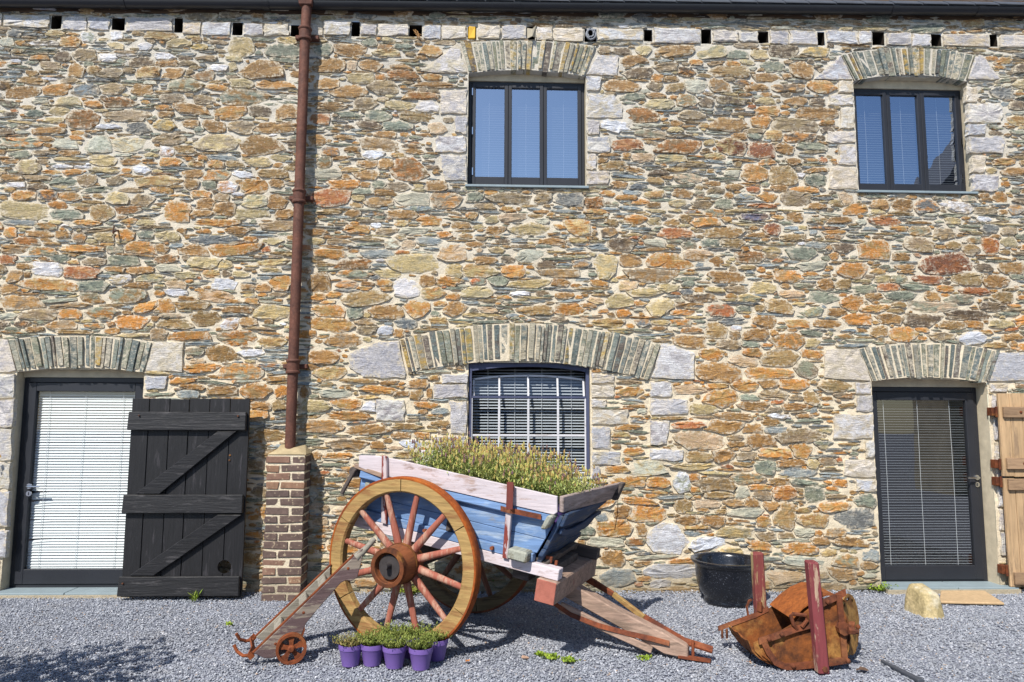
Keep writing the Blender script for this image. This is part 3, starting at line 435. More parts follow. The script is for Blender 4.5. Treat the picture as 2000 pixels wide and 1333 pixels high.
def stone_mesh(mb, pts, cx, cz, proud, col, col2, tilt, rng, rough=1.0, back=0.03, blk=False):
    K = len(pts); size = min(1.0, math.sqrt(sum((p[0]-cx)**2+(p[1]-cz)**2 for p in pts)/K)/0.12)
    V = []; A = []
    def dep(x, z, base): return -(base + tilt[0]*(x-cx) + tilt[1]*(z-cz))
    for (x, z) in pts: V.append((x, back, z)); A.append(1.0)
    for (x, z) in pts:
        s = rng.uniform(0.972, 0.992) if blk else rng.uniform(0.94, 0.99); xx = cx+(x-cx)*s; zz = cz+(z-cz)*s; V.append((xx, dep(xx, zz, proud*(rng.uniform(0.72, 0.98) if blk else rng.uniform(0.45, 0.95))), zz)); A.append(0.85)
    for (x, z) in pts:
        s = rng.uniform(0.66, 0.88) if blk else rng.uniform(0.58, 0.84); xx = cx+(x-cx)*s; zz = cz+(z-cz)*s; V.append((xx, dep(xx, zz, proud+rng.gauss(0,0.0042*size*rough)), zz)); A.append(0.25)
    ox = rng.uniform(-.25,.25)*size*0.1; V.append((cx+ox, dep(cx+ox, cz, proud+rng.gauss(0,0.005*size*rough)), cz+rng.uniform(-.02,.02)*size)); A.append(0.0)
    F = []
    for r_ in range(2):
        for i in range(K):
            j = (i+1) % K; F.append((r_*K+i, r_*K+j, (r_+1)*K+j, (r_+1)*K+i))
    for i in range(K): F.append((2*K+i, 2*K+(i+1) % K, 3*K))
    mb.add(V, F, [(*col, a) for a in A], (*col2, 0.0))
def shade(c, rng, s=0.16):
    k = 1+rng.uniform(-s, s); h = rng.uniform(-0.05, 0.05); l_ = lin(c); return (l_[0]*k*(1+h), l_[1]*k, l_[2]*k*(1-h))
built = []
for k, (cx, cz, a, b, code, rot, n_) in enumerate(stones):
    i = int((cx-XL)/CELL); j = int((cz-ZB)/CELL)
    if not (0 <= i < NX and 0 <= j < NZ) or own[j, i] != k: continue
    K = 16 if a*b > 0.004 else (13 if a*b > 0.0012 else 9)
    pts = []; cr, sr = math.cos(rot), math.sin(rot)
    sm_ = [2*math.pi*i_/60 for i_ in range(60)]; rv = [1.0/max(p_*math.cos(t_)+q_*math.sin(t_) for p_, q_ in n_) for t_ in sm_]
    crn = [sm_[i_] for i_ in range(60) if rv[i_] >= rv[i_-1] and rv[i_] > rv[(i_+1) % 60] and rv[i_] > 1.04]
    ths = []
    for i_, t_ in enumerate(crn):                      # corners, with one or two points along each broken edge
        ths.append(t_); t2 = crn[(i_+1) % len(crn)] + (2*math.pi if i_ == len(crn)-1 else 0)
        for e_ in ((.35,.68) if (t2-t_ > .75 and K > 9) else (.5,)): ths.append(t_+(t2-t_)*(e_+rs.uniform(-.08,.08)))
    if len(crn) < 3: ths = [2*math.pi*(q+rs.uniform(-.25,.25))/K for q in range(K)]
    for th in ths:
        ct, st = math.cos(th), math.sin(th); rr = 1.0/max(p_*ct+q_*st for p_, q_ in n_)
        rmax = min(1.45, 1.09*rr)*rs.uniform(0.92, 1.04)
        ux, uz = a*ct, b*st; dx, dz = ux*cr-uz*sr, ux*sr+uz*cr; L_ = math.hypot(dx, dz)
        m_ = max(3, int(rmax*L_/0.004)); ts = np.linspace(0.1, 1, m_)*rmax
        ii = np.clip(((cx+dx*ts-XL)/CELL).astype(int), 0, NX-1); jj = np.clip(((cz+dz*ts-ZB)/CELL).astype(int), 0, NZ-1)
        bad = np.nonzero(own[jj, ii] != k)[0]; t = ts[bad[0]] if len(bad) else rmax
        if len(bad): t = max(0.2, t-rs.uniform(0.0008, 0.0070)/L_)
        pts.append((cx+dx*t, cz+dz*t))
    K = len(pts)
    ar = 0.5*abs(sum(pts[q][0]*pts[(q+1) % K][1]-pts[(q+1) % K][0]*pts[q][1] for q in range(K)))
    if ar < 0.0003: continue
    built.append((ar, k, pts, cx, cz, code))
order = sorted(built, key=lambda t: -t[0]*(1.0 if t[1] < NFIX and -5.1 < t[3] < 5.9 else (0.6 if -5.1 < t[3] < 5.9 else 0.0)))
rest = MB()
for idx, (ar, k, pts, cx, cz, code) in enumerate(order):
    c1, c2 = PAL[code]
    up = min(1, max(0, (cz-2.4)/3.4))                        # the upper wall has weathered greyer
    def wth(c): g_ = sum(c)/3; d_ = 0.05+0.22*up; return tuple((v*(1-d_)+(g_*0.99)*d_)*1.03 for v in c)
    c1 = shade(wth(c1), rs); c2 = shade(wth(c2), rs)
    if rs.random() < 0.25: c2 = shade(wth(PAL[rs.choice('bomgy')][0]), rs)
    proud = rs.uniform(0.010, 0.022) if ar > 0.008 else rs.uniform(0.006, 0.016)
    tl = (rs.gauss(0, 0.04), rs.gauss(0, 0.085))
    if idx < 300:
        mb = MB(); stone_mesh(mb, pts, cx, cz, proud, c1, c2, tl, rs); obj('stone', mb, STONE, barn)
    else:
        stone_mesh(rest, pts, cx, cz, proud, c1, c2, tl, rs)
obj('small_rubble', rest, STONE, barn, kind='stuff')
for q in QP:
    cx = sum(p[0] for p in q)/len(q); cz = sum(p[1] for p in q)/len(q)
    pts = []
    for a_, b_ in zip(q, q[1:]+q[:1]):
        m_ = 4
        for t in range(m_):
            pts.append((a_[0]+(b_[0]-a_[0])*t/m_+rs.gauss(0,.0050), a_[1]+(b_[1]-a_[1])*t/m_+rs.gauss(0,.0050)))
    mb = MB(); w = rs.choice(((206,205,207),(194,193,197),(208,202,194),(182,180,183)))
    stone_mesh(mb, pts, cx, cz, rs.uniform(0.016, 0.026), shade(w, rs, .06), shade(rs.choice(((176,175,180),(190,178,156),(160,158,164))), rs, .06), (rs.gauss(0,.008), rs.gauss(0,.012)), rs, 0.8, blk=True)
    obj('dressed_block', mb, STONE, barn)
# arches of thin slates set on edge
SL = ((136,142,132),(112,122,120),(154,150,136),(100,110,108),(128,130,112),(166,160,142),(108,100,94))
ar_ = random.Random(8)
for ai, A in enumerate(ARCHES):
    back = MB(); N = 24; V = []; F = []
    for i in range(N+1):
        (x0,z0),(x1,z1) = arch_pts(A, i/N); V += [(x0,-0.012+ar_.gauss(0,.002),z0+.004),(x1,-0.012+ar_.gauss(0,.002),z1-0.004),(x1,0.16,z1-0.004)]
    for i in range(N): F += [(i*3, i*3+3, i*3+4, i*3+1), (i*3+1, i*3+4, i*3+5, i*3+2)]
    back.add(V, F); arch = obj('arch', back, MORTAR, barn, norm=False)
    wpx = A[1][0]-A[0][0]; t = 0.004
    while t < 0.992:
        dt = ar_.choice((5,7,8,9,11,13))*ar_.uniform(.85,1.1)/wpx; t1 = min(0.997, t+dt)
        (ax,az),(bx,bz) = arch_pts(A, t+0.0); (cx,cz),(dx,dz) = arch_pts(A, t1)
        k0 = ar_.uniform(-.03,.06); k1 = ar_.uniform(-.05,.08)
        L0 = [(ax+(bx-ax)*k, az+(bz-az)*k) for k in (k0, .33+ar_.uniform(-.1,.1), .66+ar_.uniform(-.1,.1), 1-k1)]; L1 = [(cx+(dx-cx)*k, cz+(dz-cz)*k) for k in (k0+ar_.uniform(-.02,.02), .33, .66, 1-k1+ar_.uniform(-.03,.03))]
        nrw = ar_.uniform(0.0, 0.28)
        L1 = [(l1[0]+(l0[0]-l1[0])*nrw*ar_.uniform(.3,1), l1[1]) for l0, l1 in zip(L0, L1)]
        pr = ar_.uniform(0.014, 0.040); mb = MB(); V = []; 
        for (x0,z0),(x1,z1) in zip(L0, L1):
            d0 = pr+ar_.uniform(-.006,.006); d1 = pr+ar_.uniform(-.008,.006); V += [(x0,0.10,z0),(x0,-d0,z0),(x1,-d1,z1),(x1,0.10,z1)]
        F = []
        for i in range(3):
            for k in range(3): F.append((i*4+k, i*4+k+1, (i+1)*4+k+1, (i+1)*4+k))
        F += [(3,2,1,0),(12,13,14,15)]
        col = shade(ar_.choice(SL), ar_, .12); c2 = shade((180,152,88), ar_) if ar_.random() < A[6] else shade(ar_.choice(SL), ar_, .1)
        mb.add(V, F, [(*col, ar_.choice((.1,.2,.5)))]*len(V), (*c2, 0)); obj('arch_slate', mb, STONE, arch)
        t = t1 + ar_.choice((1.5,2,3,4))/wpx
# mortar face with its openings
def merge_lines(lo, hi, step, extra):
    a = list(np.arange(lo, hi+1e-6, step)); a = [v for v in a if all(abs(v-e) > step*0.4 for e in extra)] + list(extra); return np.array(sorted(set(a)))
ex = []; ez = []
for o in list(OPEN.values())+PUT: ex += [o[0], o[1]]; ez += [o[2], o[3]]
def dedupe(v): 
    v = sorted(v); out = [v[0]]
    for x in v[1:]:
        if x-out[-1] > 0.004: out.append(x)
    return out
lx = merge_lines(XL, XR, 0.026, ex); lz = merge_lines(ZB, ZT, 0.026, dedupe(ez))
X, Z = np.meshgrid(lx, lz); nrng = np.random.RandomState(4)
def vnoise(X, Z, s):
    gx = nrng.rand(int((ZT-ZB)/s)+3, int((XR-XL)/s)+3); u = (X-XL)/s; v = (Z-ZB)/s; i = np.floor(u).astype(int); j = np.floor(v).astype(int); fu = u-i; fv = v-j
    fu = fu*fu*(3-2*fu); fv = fv*fv*(3-2*fv)
    return (gx[j,i]*(1-fu)+gx[j,i+1]*fu)*(1-fv)+(gx[j+1,i]*(1-fu)+gx[j+1,i+1]*fu)*fv
Yd = -(vnoise(X,Z,.35)*0.012+vnoise(X,Z,.09)*0.010+vnoise(X,Z,.035)*0.011)+0.020
V = np.stack([X, Yd, Z], -1).reshape(-1, 3); nxl = len(lx); F = []
xc = (lx[:-1]+lx[1:])/2; zc = (lz[:-1]+lz[1:])/2; keep = np.ones((len(zc), len(xc)), bool)
for o in list(OPEN.values())+PUT: keep &= ~((zc[:,None] > o[2]-.002) & (zc[:,None] < o[3]+.002) & (xc[None,:] > o[0]-.002) & (xc[None,:] < o[1]+.002))
jj, ii = np.nonzero(keep); b0 = jj*nxl+ii
F = np.stack([b0, b0+1, b0+nxl+1, b0+nxl], -1)
me = bpy.data.meshes.new('mortar'); me.from_pydata(V.tolist(), [], F.tolist()); me.update()
obj('mortar', me, MORTAR, barn, norm=False, smooth=True)
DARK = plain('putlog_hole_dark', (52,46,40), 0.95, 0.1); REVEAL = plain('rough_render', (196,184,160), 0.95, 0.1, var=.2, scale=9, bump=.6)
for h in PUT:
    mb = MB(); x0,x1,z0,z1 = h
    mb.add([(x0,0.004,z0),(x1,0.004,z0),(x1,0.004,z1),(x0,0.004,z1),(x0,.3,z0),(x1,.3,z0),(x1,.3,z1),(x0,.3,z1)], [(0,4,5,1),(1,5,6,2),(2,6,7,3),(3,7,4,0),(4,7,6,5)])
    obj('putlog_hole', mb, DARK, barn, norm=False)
# ---------------------------------------------------------------- eaves: wall plate, fascia, gutter, slates
FASC = wood('fascia_board', (92,74,58), (60,50,44), .4, 0); GUT = plain('black_gutter', (28,29,34), .38, .5, var=.2, scale=4); SLATE = plain('roof_slate', (74,78,86), .7, .3, var=.25, scale=6, bump=.3)
ze0 = wz(0, 17, -0.075); ze1 = wz(2000, 30, -0.075); zg = lambda x: ze0+(ze1-ze0)*(x-XL)/(XR-XL)
zE = min(ze0, ze1)
mb = MB(); mb.hexa([(XL,-.014,zg(XL)-.008),(XR,-.014,zg(XR)-.008),(XR,0.03,zg(XR)-.008),(XL,0.03,zg(XL)-.008),(XL,-.014,zg(XL)+.22),(XR,-.014,zg(XR)+.22),(XR,0.03,zg(XR)+.22),(XL,0.03,zg(XL)+.22)])
obj('fascia', mb, FASC, barn, bevel=.004)
gut = MB(); prof = [(0.062*math.cos(t), 0.062*math.sin(t)) for t in np.linspace(math.pi, 2*math.pi, 11)]; prof += [(0.056*math.cos(t), 0.056*math.sin(t)) for t in np.linspace(2*math.pi, math.pi, 11)]
gut.prism(prof, XL, XR, lambda a,b,t: (t, -.078+a, zg(t)+.068+b)); gutter = obj('gutter', gut, GUT, barn, ang=40)
for px in (1010, 1182, 1745, 1910, 520, 240):
    x = wx(px, 12, -.08); u_ = MB(); pf = [(0.069*math.cos(t), 0.069*math.sin(t)) for t in np.linspace(math.pi, 2*math.pi, 11)]; pf += [(0.0625*math.cos(t), 0.0625*math.sin(t)) for t in np.linspace(2*math.pi, math.pi, 11)]
    u_.prism(pf, x-.035, x+.035, lambda a,b,t: (t, -.078+a, zg(t)+.068+b)); obj('gutter_joint', u_, GUT, gutter, ang=40)
roof = MB(); roof.hexa([(XL,-.10,zg(XL)+.10),(XR,-.10,zg(XR)+.10),(XR,3.5,zg(XR)+2.4),(XL,3.5,zg(XL)+2.4),(XL,-.10,zg(XL)+.115),(XR,-.10,zg(XR)+.115),(XR,3.5,zg(XR)+2.415),(XL,3.5,zg(XL)+2.415)])
rf = obj('roof', roof, SLATE, barn)
x = XL; rr_ = random.Random(2)
while x < XR-.3:
    w = rr_.uniform(.24,.32); s_ = MB(); zz = zg(x)+.118+rr_.uniform(0,.005)
    s_.hexa([(x+.004,-.115,zz-.012),(x+w-.004,-.115,zz-.012),(x+w-.004,.2,zz+.25),(x+.004,.2,zz+.25),(x+.004,-.115,zz),(x+w-.004,-.115,zz),(x+w-.004,.2,zz+.262),(x+.004,.2,zz+.262)])
    obj('slate', s_, SLATE, rf); x += w
# ---------------------------------------------------------------- cast iron downpipe
PIPE = rust('rusty_red_oxide', (108,72,60), (90,62,54), (122,92,78), .7, .25)
xp = wx(578, 560, -.13); zt = wz(597, 12, -.08); zb = 1.30
dp = MB(); dp.tube([(xp,-.105,zt+.05),(xp,-.105,zt-.03),(xp,-.11,zt-.12),(xp,-.12,zt-.22),(xp,-.13,zt-.32),(xp,-.13,zb)], .050, 20); pipe = obj('downpipe', dp, PIPE, barn, ang=50)
hd = MB(); hd.hexa([(xp-.065,-.165,zt-.03),(xp+.065,-.165,zt-.03),(xp+.065,-.04,zt-.03),(xp-.065,-.04,zt-.03),(xp-.075,-.175,zt+.03),(xp+.075,-.175,zt+.03),(xp+.075,-.03,zt+.03),(xp-.075,-.03,zt+.03)]); obj('outlet', hd, PIPE, pipe, bevel=.006)
for py in (66, 383, 715):
    z = wz(590 if py < 100 else 582, py, -.13); c_ = MB()
    c_.lathe([(.0505,-.075),(.066,-.075),(.070,-.062),(.066,-.05),(.060,-.045),(.060,.03),(.067,.036),(.070,.05),(.064,.062),(.0505,.066)], 24, o=(xp,-.13,z)); obj('collar', c_, PIPE, pipe, ang=45)
    e_ = MB(); e_.box(xp-.12, xp+.12, -.062, .0, z-.022, z+.022); obj('bracket', e_, PIPE, pipe, bevel=.006)

# ---------------------------------------------------------------- windows and glazed doors
ANTH = plain('anthracite_paint', (40,42,48), .42, .4, var=.15, scale=3, bump=.05); BLUEF = plain('slate_blue_paint', (72,78,104), .5, .35, var=.15, scale=5)
WHITEBAR = wood('white_glazing_paint', (206,206,210), (150,140,130), .15, 0, .6, .12); CHROME = plain('chrome', (210,212,216), .12, .5, 1.0, var=.03)
BLIND = plain('white_blind_slat', (222,226,228), .45, .4, var=.03, bump=0); BLINDG = plain('grey_blind_slat', (158,164,172), .5, .4, var=.03, bump=0); CORD = plain('blind_cord', (214,216,220), .8, .1, bump=0)
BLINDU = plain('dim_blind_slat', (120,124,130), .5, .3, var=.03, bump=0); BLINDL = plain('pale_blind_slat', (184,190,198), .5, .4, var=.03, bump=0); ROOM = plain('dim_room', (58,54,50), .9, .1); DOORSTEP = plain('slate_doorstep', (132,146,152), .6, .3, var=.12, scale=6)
GL_UP = glass('window_glass', .56, refl=(.82,.88,.97)); GL_R = glass('window_glass_darker', .46, refl=(.62,.72,.90)); GL_LOW = glass('old_window_glass', .06); GL_DR = glass('door_glass', .10); GL_DL = glass('door_glass_clear', .02)
def frame_box(mb, x0, x1, z0, z1, y0, y1, w, wb=None, wt=None, ws=None):
    wb = wb or w; wt = wt or w; ws = ws or w
    mb.box(x0, x0+ws, y0, y1, z0, z1); mb.box(x1-ws, x1, y0, y1, z0, z1); mb.box(x0+ws, x1-ws, y0, y1, z0, z0+wb); mb.box(x0+ws, x1-ws, y0, y1, z1-wt, z1)
def reveal(o, Y, par):
    x0,x1,z0,z1 = o; mb = MB(); y = 0.003
    mb.add([(x0,y,z0),(x1,y,z0),(x1,y,z1),(x0,y,z1),(x0,Y,z0),(x1,Y,z0),(x1,Y,z1),(x0,Y,z1)], [(0,4,5,1),(1,5,6,2),(2,6,7,3),(3,7,4,0)])
    obj('reveal', mb, REVEAL, par, norm=False)
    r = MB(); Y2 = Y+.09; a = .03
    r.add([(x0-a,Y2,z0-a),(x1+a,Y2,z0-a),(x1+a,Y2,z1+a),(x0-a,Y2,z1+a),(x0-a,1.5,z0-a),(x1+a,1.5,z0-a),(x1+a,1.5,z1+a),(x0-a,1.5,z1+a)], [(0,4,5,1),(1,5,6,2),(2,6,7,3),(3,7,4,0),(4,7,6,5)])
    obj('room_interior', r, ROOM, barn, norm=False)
def blind(par, x0, x1, z0, z1, Y, pitch, tilt, w, mat_, cords, seed, damage=()):
    rb = random.Random(seed); mb = MB(); z = z1-pitch/2
    c, s = math.cos(tilt), math.sin(tilt)
    while z > z0:
        dl = 0.0; dr = 0.0; tl = 0
        for (za, zb_, am) in damage:
            if za < z < zb_: dl = -am*rb.random(); tl = rb.uniform(-.5,.6)
        e = rb.gauss(0,.0012); V = []
        for x, dz, tt in ((x0, dl, tl), (x0+(x1-x0)*.12, dl*.25, tl*.3), (x0+(x1-x0)*.22, 0, 0), (x1, dr+rb.gauss(0,.001), 0)):
            ct, st = math.cos(tilt+tt), math.sin(tilt+tt)
            V += [(x, Y-w/2*ct, z+e+dz-w/2*st), (x, Y, z+e+dz+.0022), (x, Y+w/2*ct, z+e+dz+w/2*st)]
        F = []
        for i in range(3): F += [(i*3,(i+1)*3,(i+1)*3+1,i*3+1),(i*3+1,(i+1)*3+1,(i+1)*3+2,i*3+2)]
        mb.add(V, F); z -= pitch
    b = obj('blind', mb, mat_, par, norm=False, smooth=True); b['kind'] = 'stuff'
    for f in cords:
        x = x0+(x1-x0)*f; t = MB(); t.tube([(x,Y-w/2-.004,z1),(x+.004*math.sin(f*9),Y-w/2-.006,(z0+z1)/2),(x,Y-w/2-.004,z0)], .0022, 5); obj('blind_cord', t, CORD, par)
def casement(key, Y, panes, yt, yb, gl, hinge_px, ym, seed, tilt, slat):
    o = OPEN[key]; x0,x1,z0,z1 = o
    zt_ = wz(panes[1][0], yt, Y); zb_ = wz(panes[1][0], yb, Y); mb = MB()
    z1f = min(z1-.004, zt_+.068)
    xs = [(wx(a, ym, Y), wx(b, ym, Y)) for a, b in panes]
    frame_box(mb, x0+.004, x1-.004, z0+.003, z1f, Y-.012, Y+.06, .032)
    
    w = obj('window', mb, ANTH, barn, bevel=.003)
    reveal(o, Y-.0, w)
    q = MB(); q.box(x0+.001, x1-.001, Y-.03, Y+.06, z1f+.001, z1-.001); obj('lintel', q, REVEAL, w)
    lf = [x0+.037] + [ (xs[i][1]+xs[i+1][0])/2 for i in range(len(xs)-1)] + [x1-.037]
    for i, (a, b) in enumerate(xs):
        q = MB(); l0 = lf[i]+.0015; l1 = lf[i+1]-.0015; zb2 = z0+.037; zt2 = z1f-.034
        frame_box(q, l0, l1, zb2, zt2, Y-.026, Y+.045, .03, max(.02, zb_-zb2), max(.02, zt2-zt_), max(.02, min(a-l0, l1-b)))
        obj('casement', q, ANTH, w, bevel=.003)
        p = MB(); p.add([(l0+.01,Y-.002,zb2+.01),(l1-.01,Y-.002,zb2+.01),(l1-.01,Y-.002,zt2-.01),(l0+.01,Y-.002,zt2-.01)], [(0,1,2,3)]); obj('pane', p, gl, w, norm=False)
    blind(w, x0+.03, x1-.03, z0+.03, z1f-.03, Y+.10, .026, tilt, slat, BLINDU, (.16,.5,.84), seed)
    for py in hinge_px[1]:
        h = MB(); hx = wx(hinge_px[0], py, Y); hz = wz(hinge_px[0], py, Y); h.box(hx-.005, hx+.005, Y-.034, Y-.024, hz-.04, hz+.04); obj('hinge', h, CHROME, w)
    s = MB(); s.box(x0-.02, x1+.02, -.035, Y, z0-.022, z0+.002); obj('sill', s, DOORSTEP, w, bevel=.003)
    return w
casement('wc', .11, [(930,985),(1000,1054),(1068,1122)], 174, 348, GL_UP, (923,(182,258,337)), 262, 1, R(38), .026)
casement('wr', .125, [(1679,1726),(1740,1793),(1807,1862)], 188, 361, GL_R, (1876,(200,278,350)), 275, 2, R(38), .026)
# arched ground floor window with small panes
o = OPEN['wl']; x0,x1,z0,z1 = o; Y = .05; mb = MB()
zT = wz(1030,776,Y); fw = .034
mb.box(x0+.003, x0+fw, Y-.02, Y+.07, z0, z1); mb.box(x1-fw, x1-.003, Y-.02, Y+.07, z0, z1); mb.box(x0+fw, x1-fw, Y-.02, Y+.07, z0, z0+.03); mb.box(x0+fw, x1-fw, Y-.012, Y+.012, zT-.013, zT+.009)
hd = [(x0+fw, z1), (x1-fw, z1)] + [(x1-fw-(x1-x0-2*fw)*t, z1-.085+.05*4*t*(1-t)) for t in np.linspace(0,1,13)]
mb.prism(hd, Y-.016, Y+.06, lambda a,b,t: (a, t, b))
w = obj('window', mb, BLUEF, barn, bevel=.002); reveal(o, Y+.02, w)
bars = [wx(p, 800, Y) for p in (975,1032,1090)]
def bar(x0_, x1_, z0_, z1_, ya=Y-.006, yb=Y+.012):
    q = MB(); q.box(x0_, x1_, ya, yb, z0_, z1_); obj('glazing_bar', q, WHITEBAR, w, bevel=.003)
zM = wz(1030,851,Y); bw = .011; xi0 = x0+fw; xi1 = x1-fw
for za, zb_ in ((z0+.03, zM-bw), (zM+bw, zT-.014)):
    e = [xi0]+bars+[xi1]
    for b_ in bars: bar(b_-bw, b_+bw, za, zb_)
    for a_, b_ in zip(e[:-1], e[1:]):
        p = MB(); p.add([(a_+.004,Y+.006,za),(b_-.004,Y+.006,za),(b_-.004,Y+.006,zb_),(a_+.004,Y+.006,zb_)], [(0,1,2,3)]); obj('pane', p, GL_LOW, w, norm=False)
bar(xi0, xi1, zM-bw, zM+bw, Y-.005, Y+.010); bar(xi1-.016, xi1-.001, z0+.03, zT-.014, Y-.016, Y+.02); bar(xi0+.001, xi0+.01, z0+.03, zT-.014, Y-.016, Y+.02); bar(xi0, xi1, z0+.03, z0+.044, Y-.016, Y+.02)
# the hopper above, fallen open inwards
hh = z1-.10-zT; lean = .24
def hp(x, h, dy=0.0): return (x, Y+.03+h*lean+dy, zT+.012+h*.9)
q = MB(); e = [xi0+.012]+bars+[xi1-.012]; m_ = hh
top = [(xi0+.012+(xi1-xi0-.024)*t, hh-.045+.045*4*t*(1-t)) for t in np.linspace(0,1,13)]
pl = top + [(x_, h_-.022) for x_, h_ in reversed(top)]; q.prism(pl, -.012, .012, lambda a,b,t: hp(a,b,t)); obj('hopper_head', q, WHITEBAR, w)
for b_ in bars+[xi0+.018, xi1-.018]:
    q = MB(); t = (b_-xi0)/(xi1-xi0); ht = hh-.05+.045*4*t*(1-t); V = [hp(b_-.009,0,-.012),hp(b_+.009,0,-.012),hp(b_+.009,0,.012),hp(b_-.009,0,.012),hp(b_-.009,ht,-.012),hp(b_+.009,ht,-.012),hp(b_+.009,ht,.012),hp(b_-.009,ht,.012)]; q.hexa(V); obj('glazing_bar', q, WHITEBAR, w)
for a_, b_ in zip(e[:-1], e[1:]):
    ta = (a_-xi0)/(xi1-xi0); tb = (b_-xi0)/(xi1-xi0); p = MB(); p.add([hp(a_,0),hp(b_,0),hp(b_,hh-.05+.18*tb*(1-tb)),hp(a_,hh-.05+.18*ta*(1-ta))], [(0,1,2,3)]); obj('pane', p, GL_LOW, w, norm=False)
blind(w, xi0, xi1, z0+.02, z1-.05, Y+.125, .030, R(32), .026, BLINDL, (.14,.38,.62,.88), 3)
s = MB(); s.box(x0-.01, x1+.01, -.03, Y, z0-.02, z0+.001); obj('sill', s, WHITEBAR, w, bevel=.003)
# glazed doors
def glazed_door(key, Y, side, gl, blm, tilt, slw, cords, seed, damage, handle_px):
    x0,x1,z0,z1 = OPEN[key]; zs = max(z0, 0.0)+.035; mb = MB(); zf = z1-.075
    frame_box(mb, x0+.004, x1-.004, zs, zf, Y-.01, Y+.07, .045, .03, .05)
    
    d = obj('door', mb, ANTH, barn, bevel=.003); reveal((x0,x1,z0,z1), Y, d); q = MB(); q.box(x0+.001, x1-.001, Y-.03, Y+.06, zf+.001, z1-.001); obj('lintel', q, REVEAL, d)
    l0, l1, lb, lt = x0+.047, x1-.047, zs+.034, zf-.053; q = MB(); st = .085
    frame_box(q, l0, l1, lb, lt, Y-.022, Y+.035, st, .14, .085); obj('door_leaf', q, ANTH, d, bevel=.004)
    p = MB(); p.add([(l0+st-.01,Y+.004,lb+.13),(l1-st+.01,Y+.004,lb+.13),(l1-st+.01,Y+.004,lt-.075),(l0+st-.01,Y+.004,lt-.075)], [(0,1,2,3)]); obj('pane', p, gl, d, norm=False)
    blind(d, l0+st-.005, l1-st+.005, lb+.135, lt-.082, Y+.042, .0268, tilt, slw, blm, cords, seed, damage)
    hp_ = at(handle_px[0], handle_px[1], Y-.03); dx = -1 if side == 'R' else 1
    h = MB(); h.lathe([(.0,-.012),(.026,-.012),(.026,.0),(.0,.0)], 18, 'Y', (hp_.x,Y-.022,hp_.z)); h.tube([(hp_.x,Y-.03,hp_.z),(hp_.x,Y-.068,hp_.z),(hp_.x+dx*.02,Y-.072,hp_.z),(hp_.x+dx*.125,Y-.072,hp_.z)], .0095, 10)
    h.lathe([(.0,-.010),(.026,-.010),(.026,.0),(.0,.0)], 18, 'Y', (hp_.x,Y-.022,hp_.z-.072)); obj('handle', h, CHROME, d, ang=40)
    k_ = MB(); k_.box(hp_.x-.004, hp_.x+.004, Y-.034, Y-.030, hp_.z-.088, hp_.z-.058); obj('keyhole', k_, ANTH, d)
    return d
glazed_door('ldoor', .13, 'L', GL_DL, BLIND, R(56), .027, (.12,.48,.86), 5, ((.78,.95,.035),(.62,.68,.03),(.40,.52,.02),(.12,.17,.012)), (57,950))
glazed_door('rdoor', .17, 'R', GL_DR, BLINDG, R(2), .018, (.10,.48,.84), 6, (), (1908,933))
for (a,b,z) in ((OPEN['ldoor'][0]-.05, OPEN['ldoor'][1]+.03, .036), (OPEN['rdoor'][0]+.01, OPEN['rdoor'][1]+.12, .052)):
    s = MB(); m_ = (a+b)/2+.05; s.box(a, m_-.004, -.10, .16, -.05, z); obj('doorstep', s, DOORSTEP, barn, bevel=.004)
    s = MB(); s.box(m_+.004, b, -.10, .16, -.05, z); obj('doorstep', s, DOORSTEP, barn, bevel=.004)
    s = MB(); s.box(a-.01, b+.01, -.112, .0, -.05, z-.018); obj('step_bedding', s, MORTAR, barn)
# pale render on the right hand door's reveal
# ---------------------------------------------------------------- brick pier under the downpipe
Yp = -.25; pl0 = wx(516, 1020, Yp); pr0 = wx(592, 1020, Yp); zp = wz(560, 888, Yp)
pier = thing('brick_pier', 'square red and dark brick pier with cement cap under the rusty downpipe', 'brick pier', ((pl0+pr0)/2, Yp/2, 0))
base = Vector(pier.location)
BRICKM = []
for i, c in enumerate(((130,102,88),(102,86,80),(140,110,90),(96,82,77))):
    k = Mat('brick_%s' % ('red','plum','orange','burnt')[i], .9, .15); n1 = k.noise(22, 5, kind='World', rough=.7); n2 = k.noise(5, 3, kind='World'); cc = k.mix(1.0, lin(c), k.grey(n1, .68, 1.25), 'MULTIPLY'); n4 = k.noise(34, 4, kind='World', off=(3,3,3))
    cc = k.mix(k.step(n4, .60, .70, 0, .6), cc, lin((196,180,150))); k.col(cc); k.bump(n1, .6, .006); BRICKM.append(k.m)
def rel(mb): mb.v = [(a-base.x, b-base.y, c-base.z) for a,b,c in mb.v]; return mb
mb = MB(); mb.box(pl0+.008, pr0-.008, Yp+.009, -.005, -.03, zp); core_ = obj('pier_mortar', rel(mb), MORTAR, pier)
rb = random.Random(4); nc = 17; ch = (zp+.01)/nc; wd = pr0-pl0; fl = .222
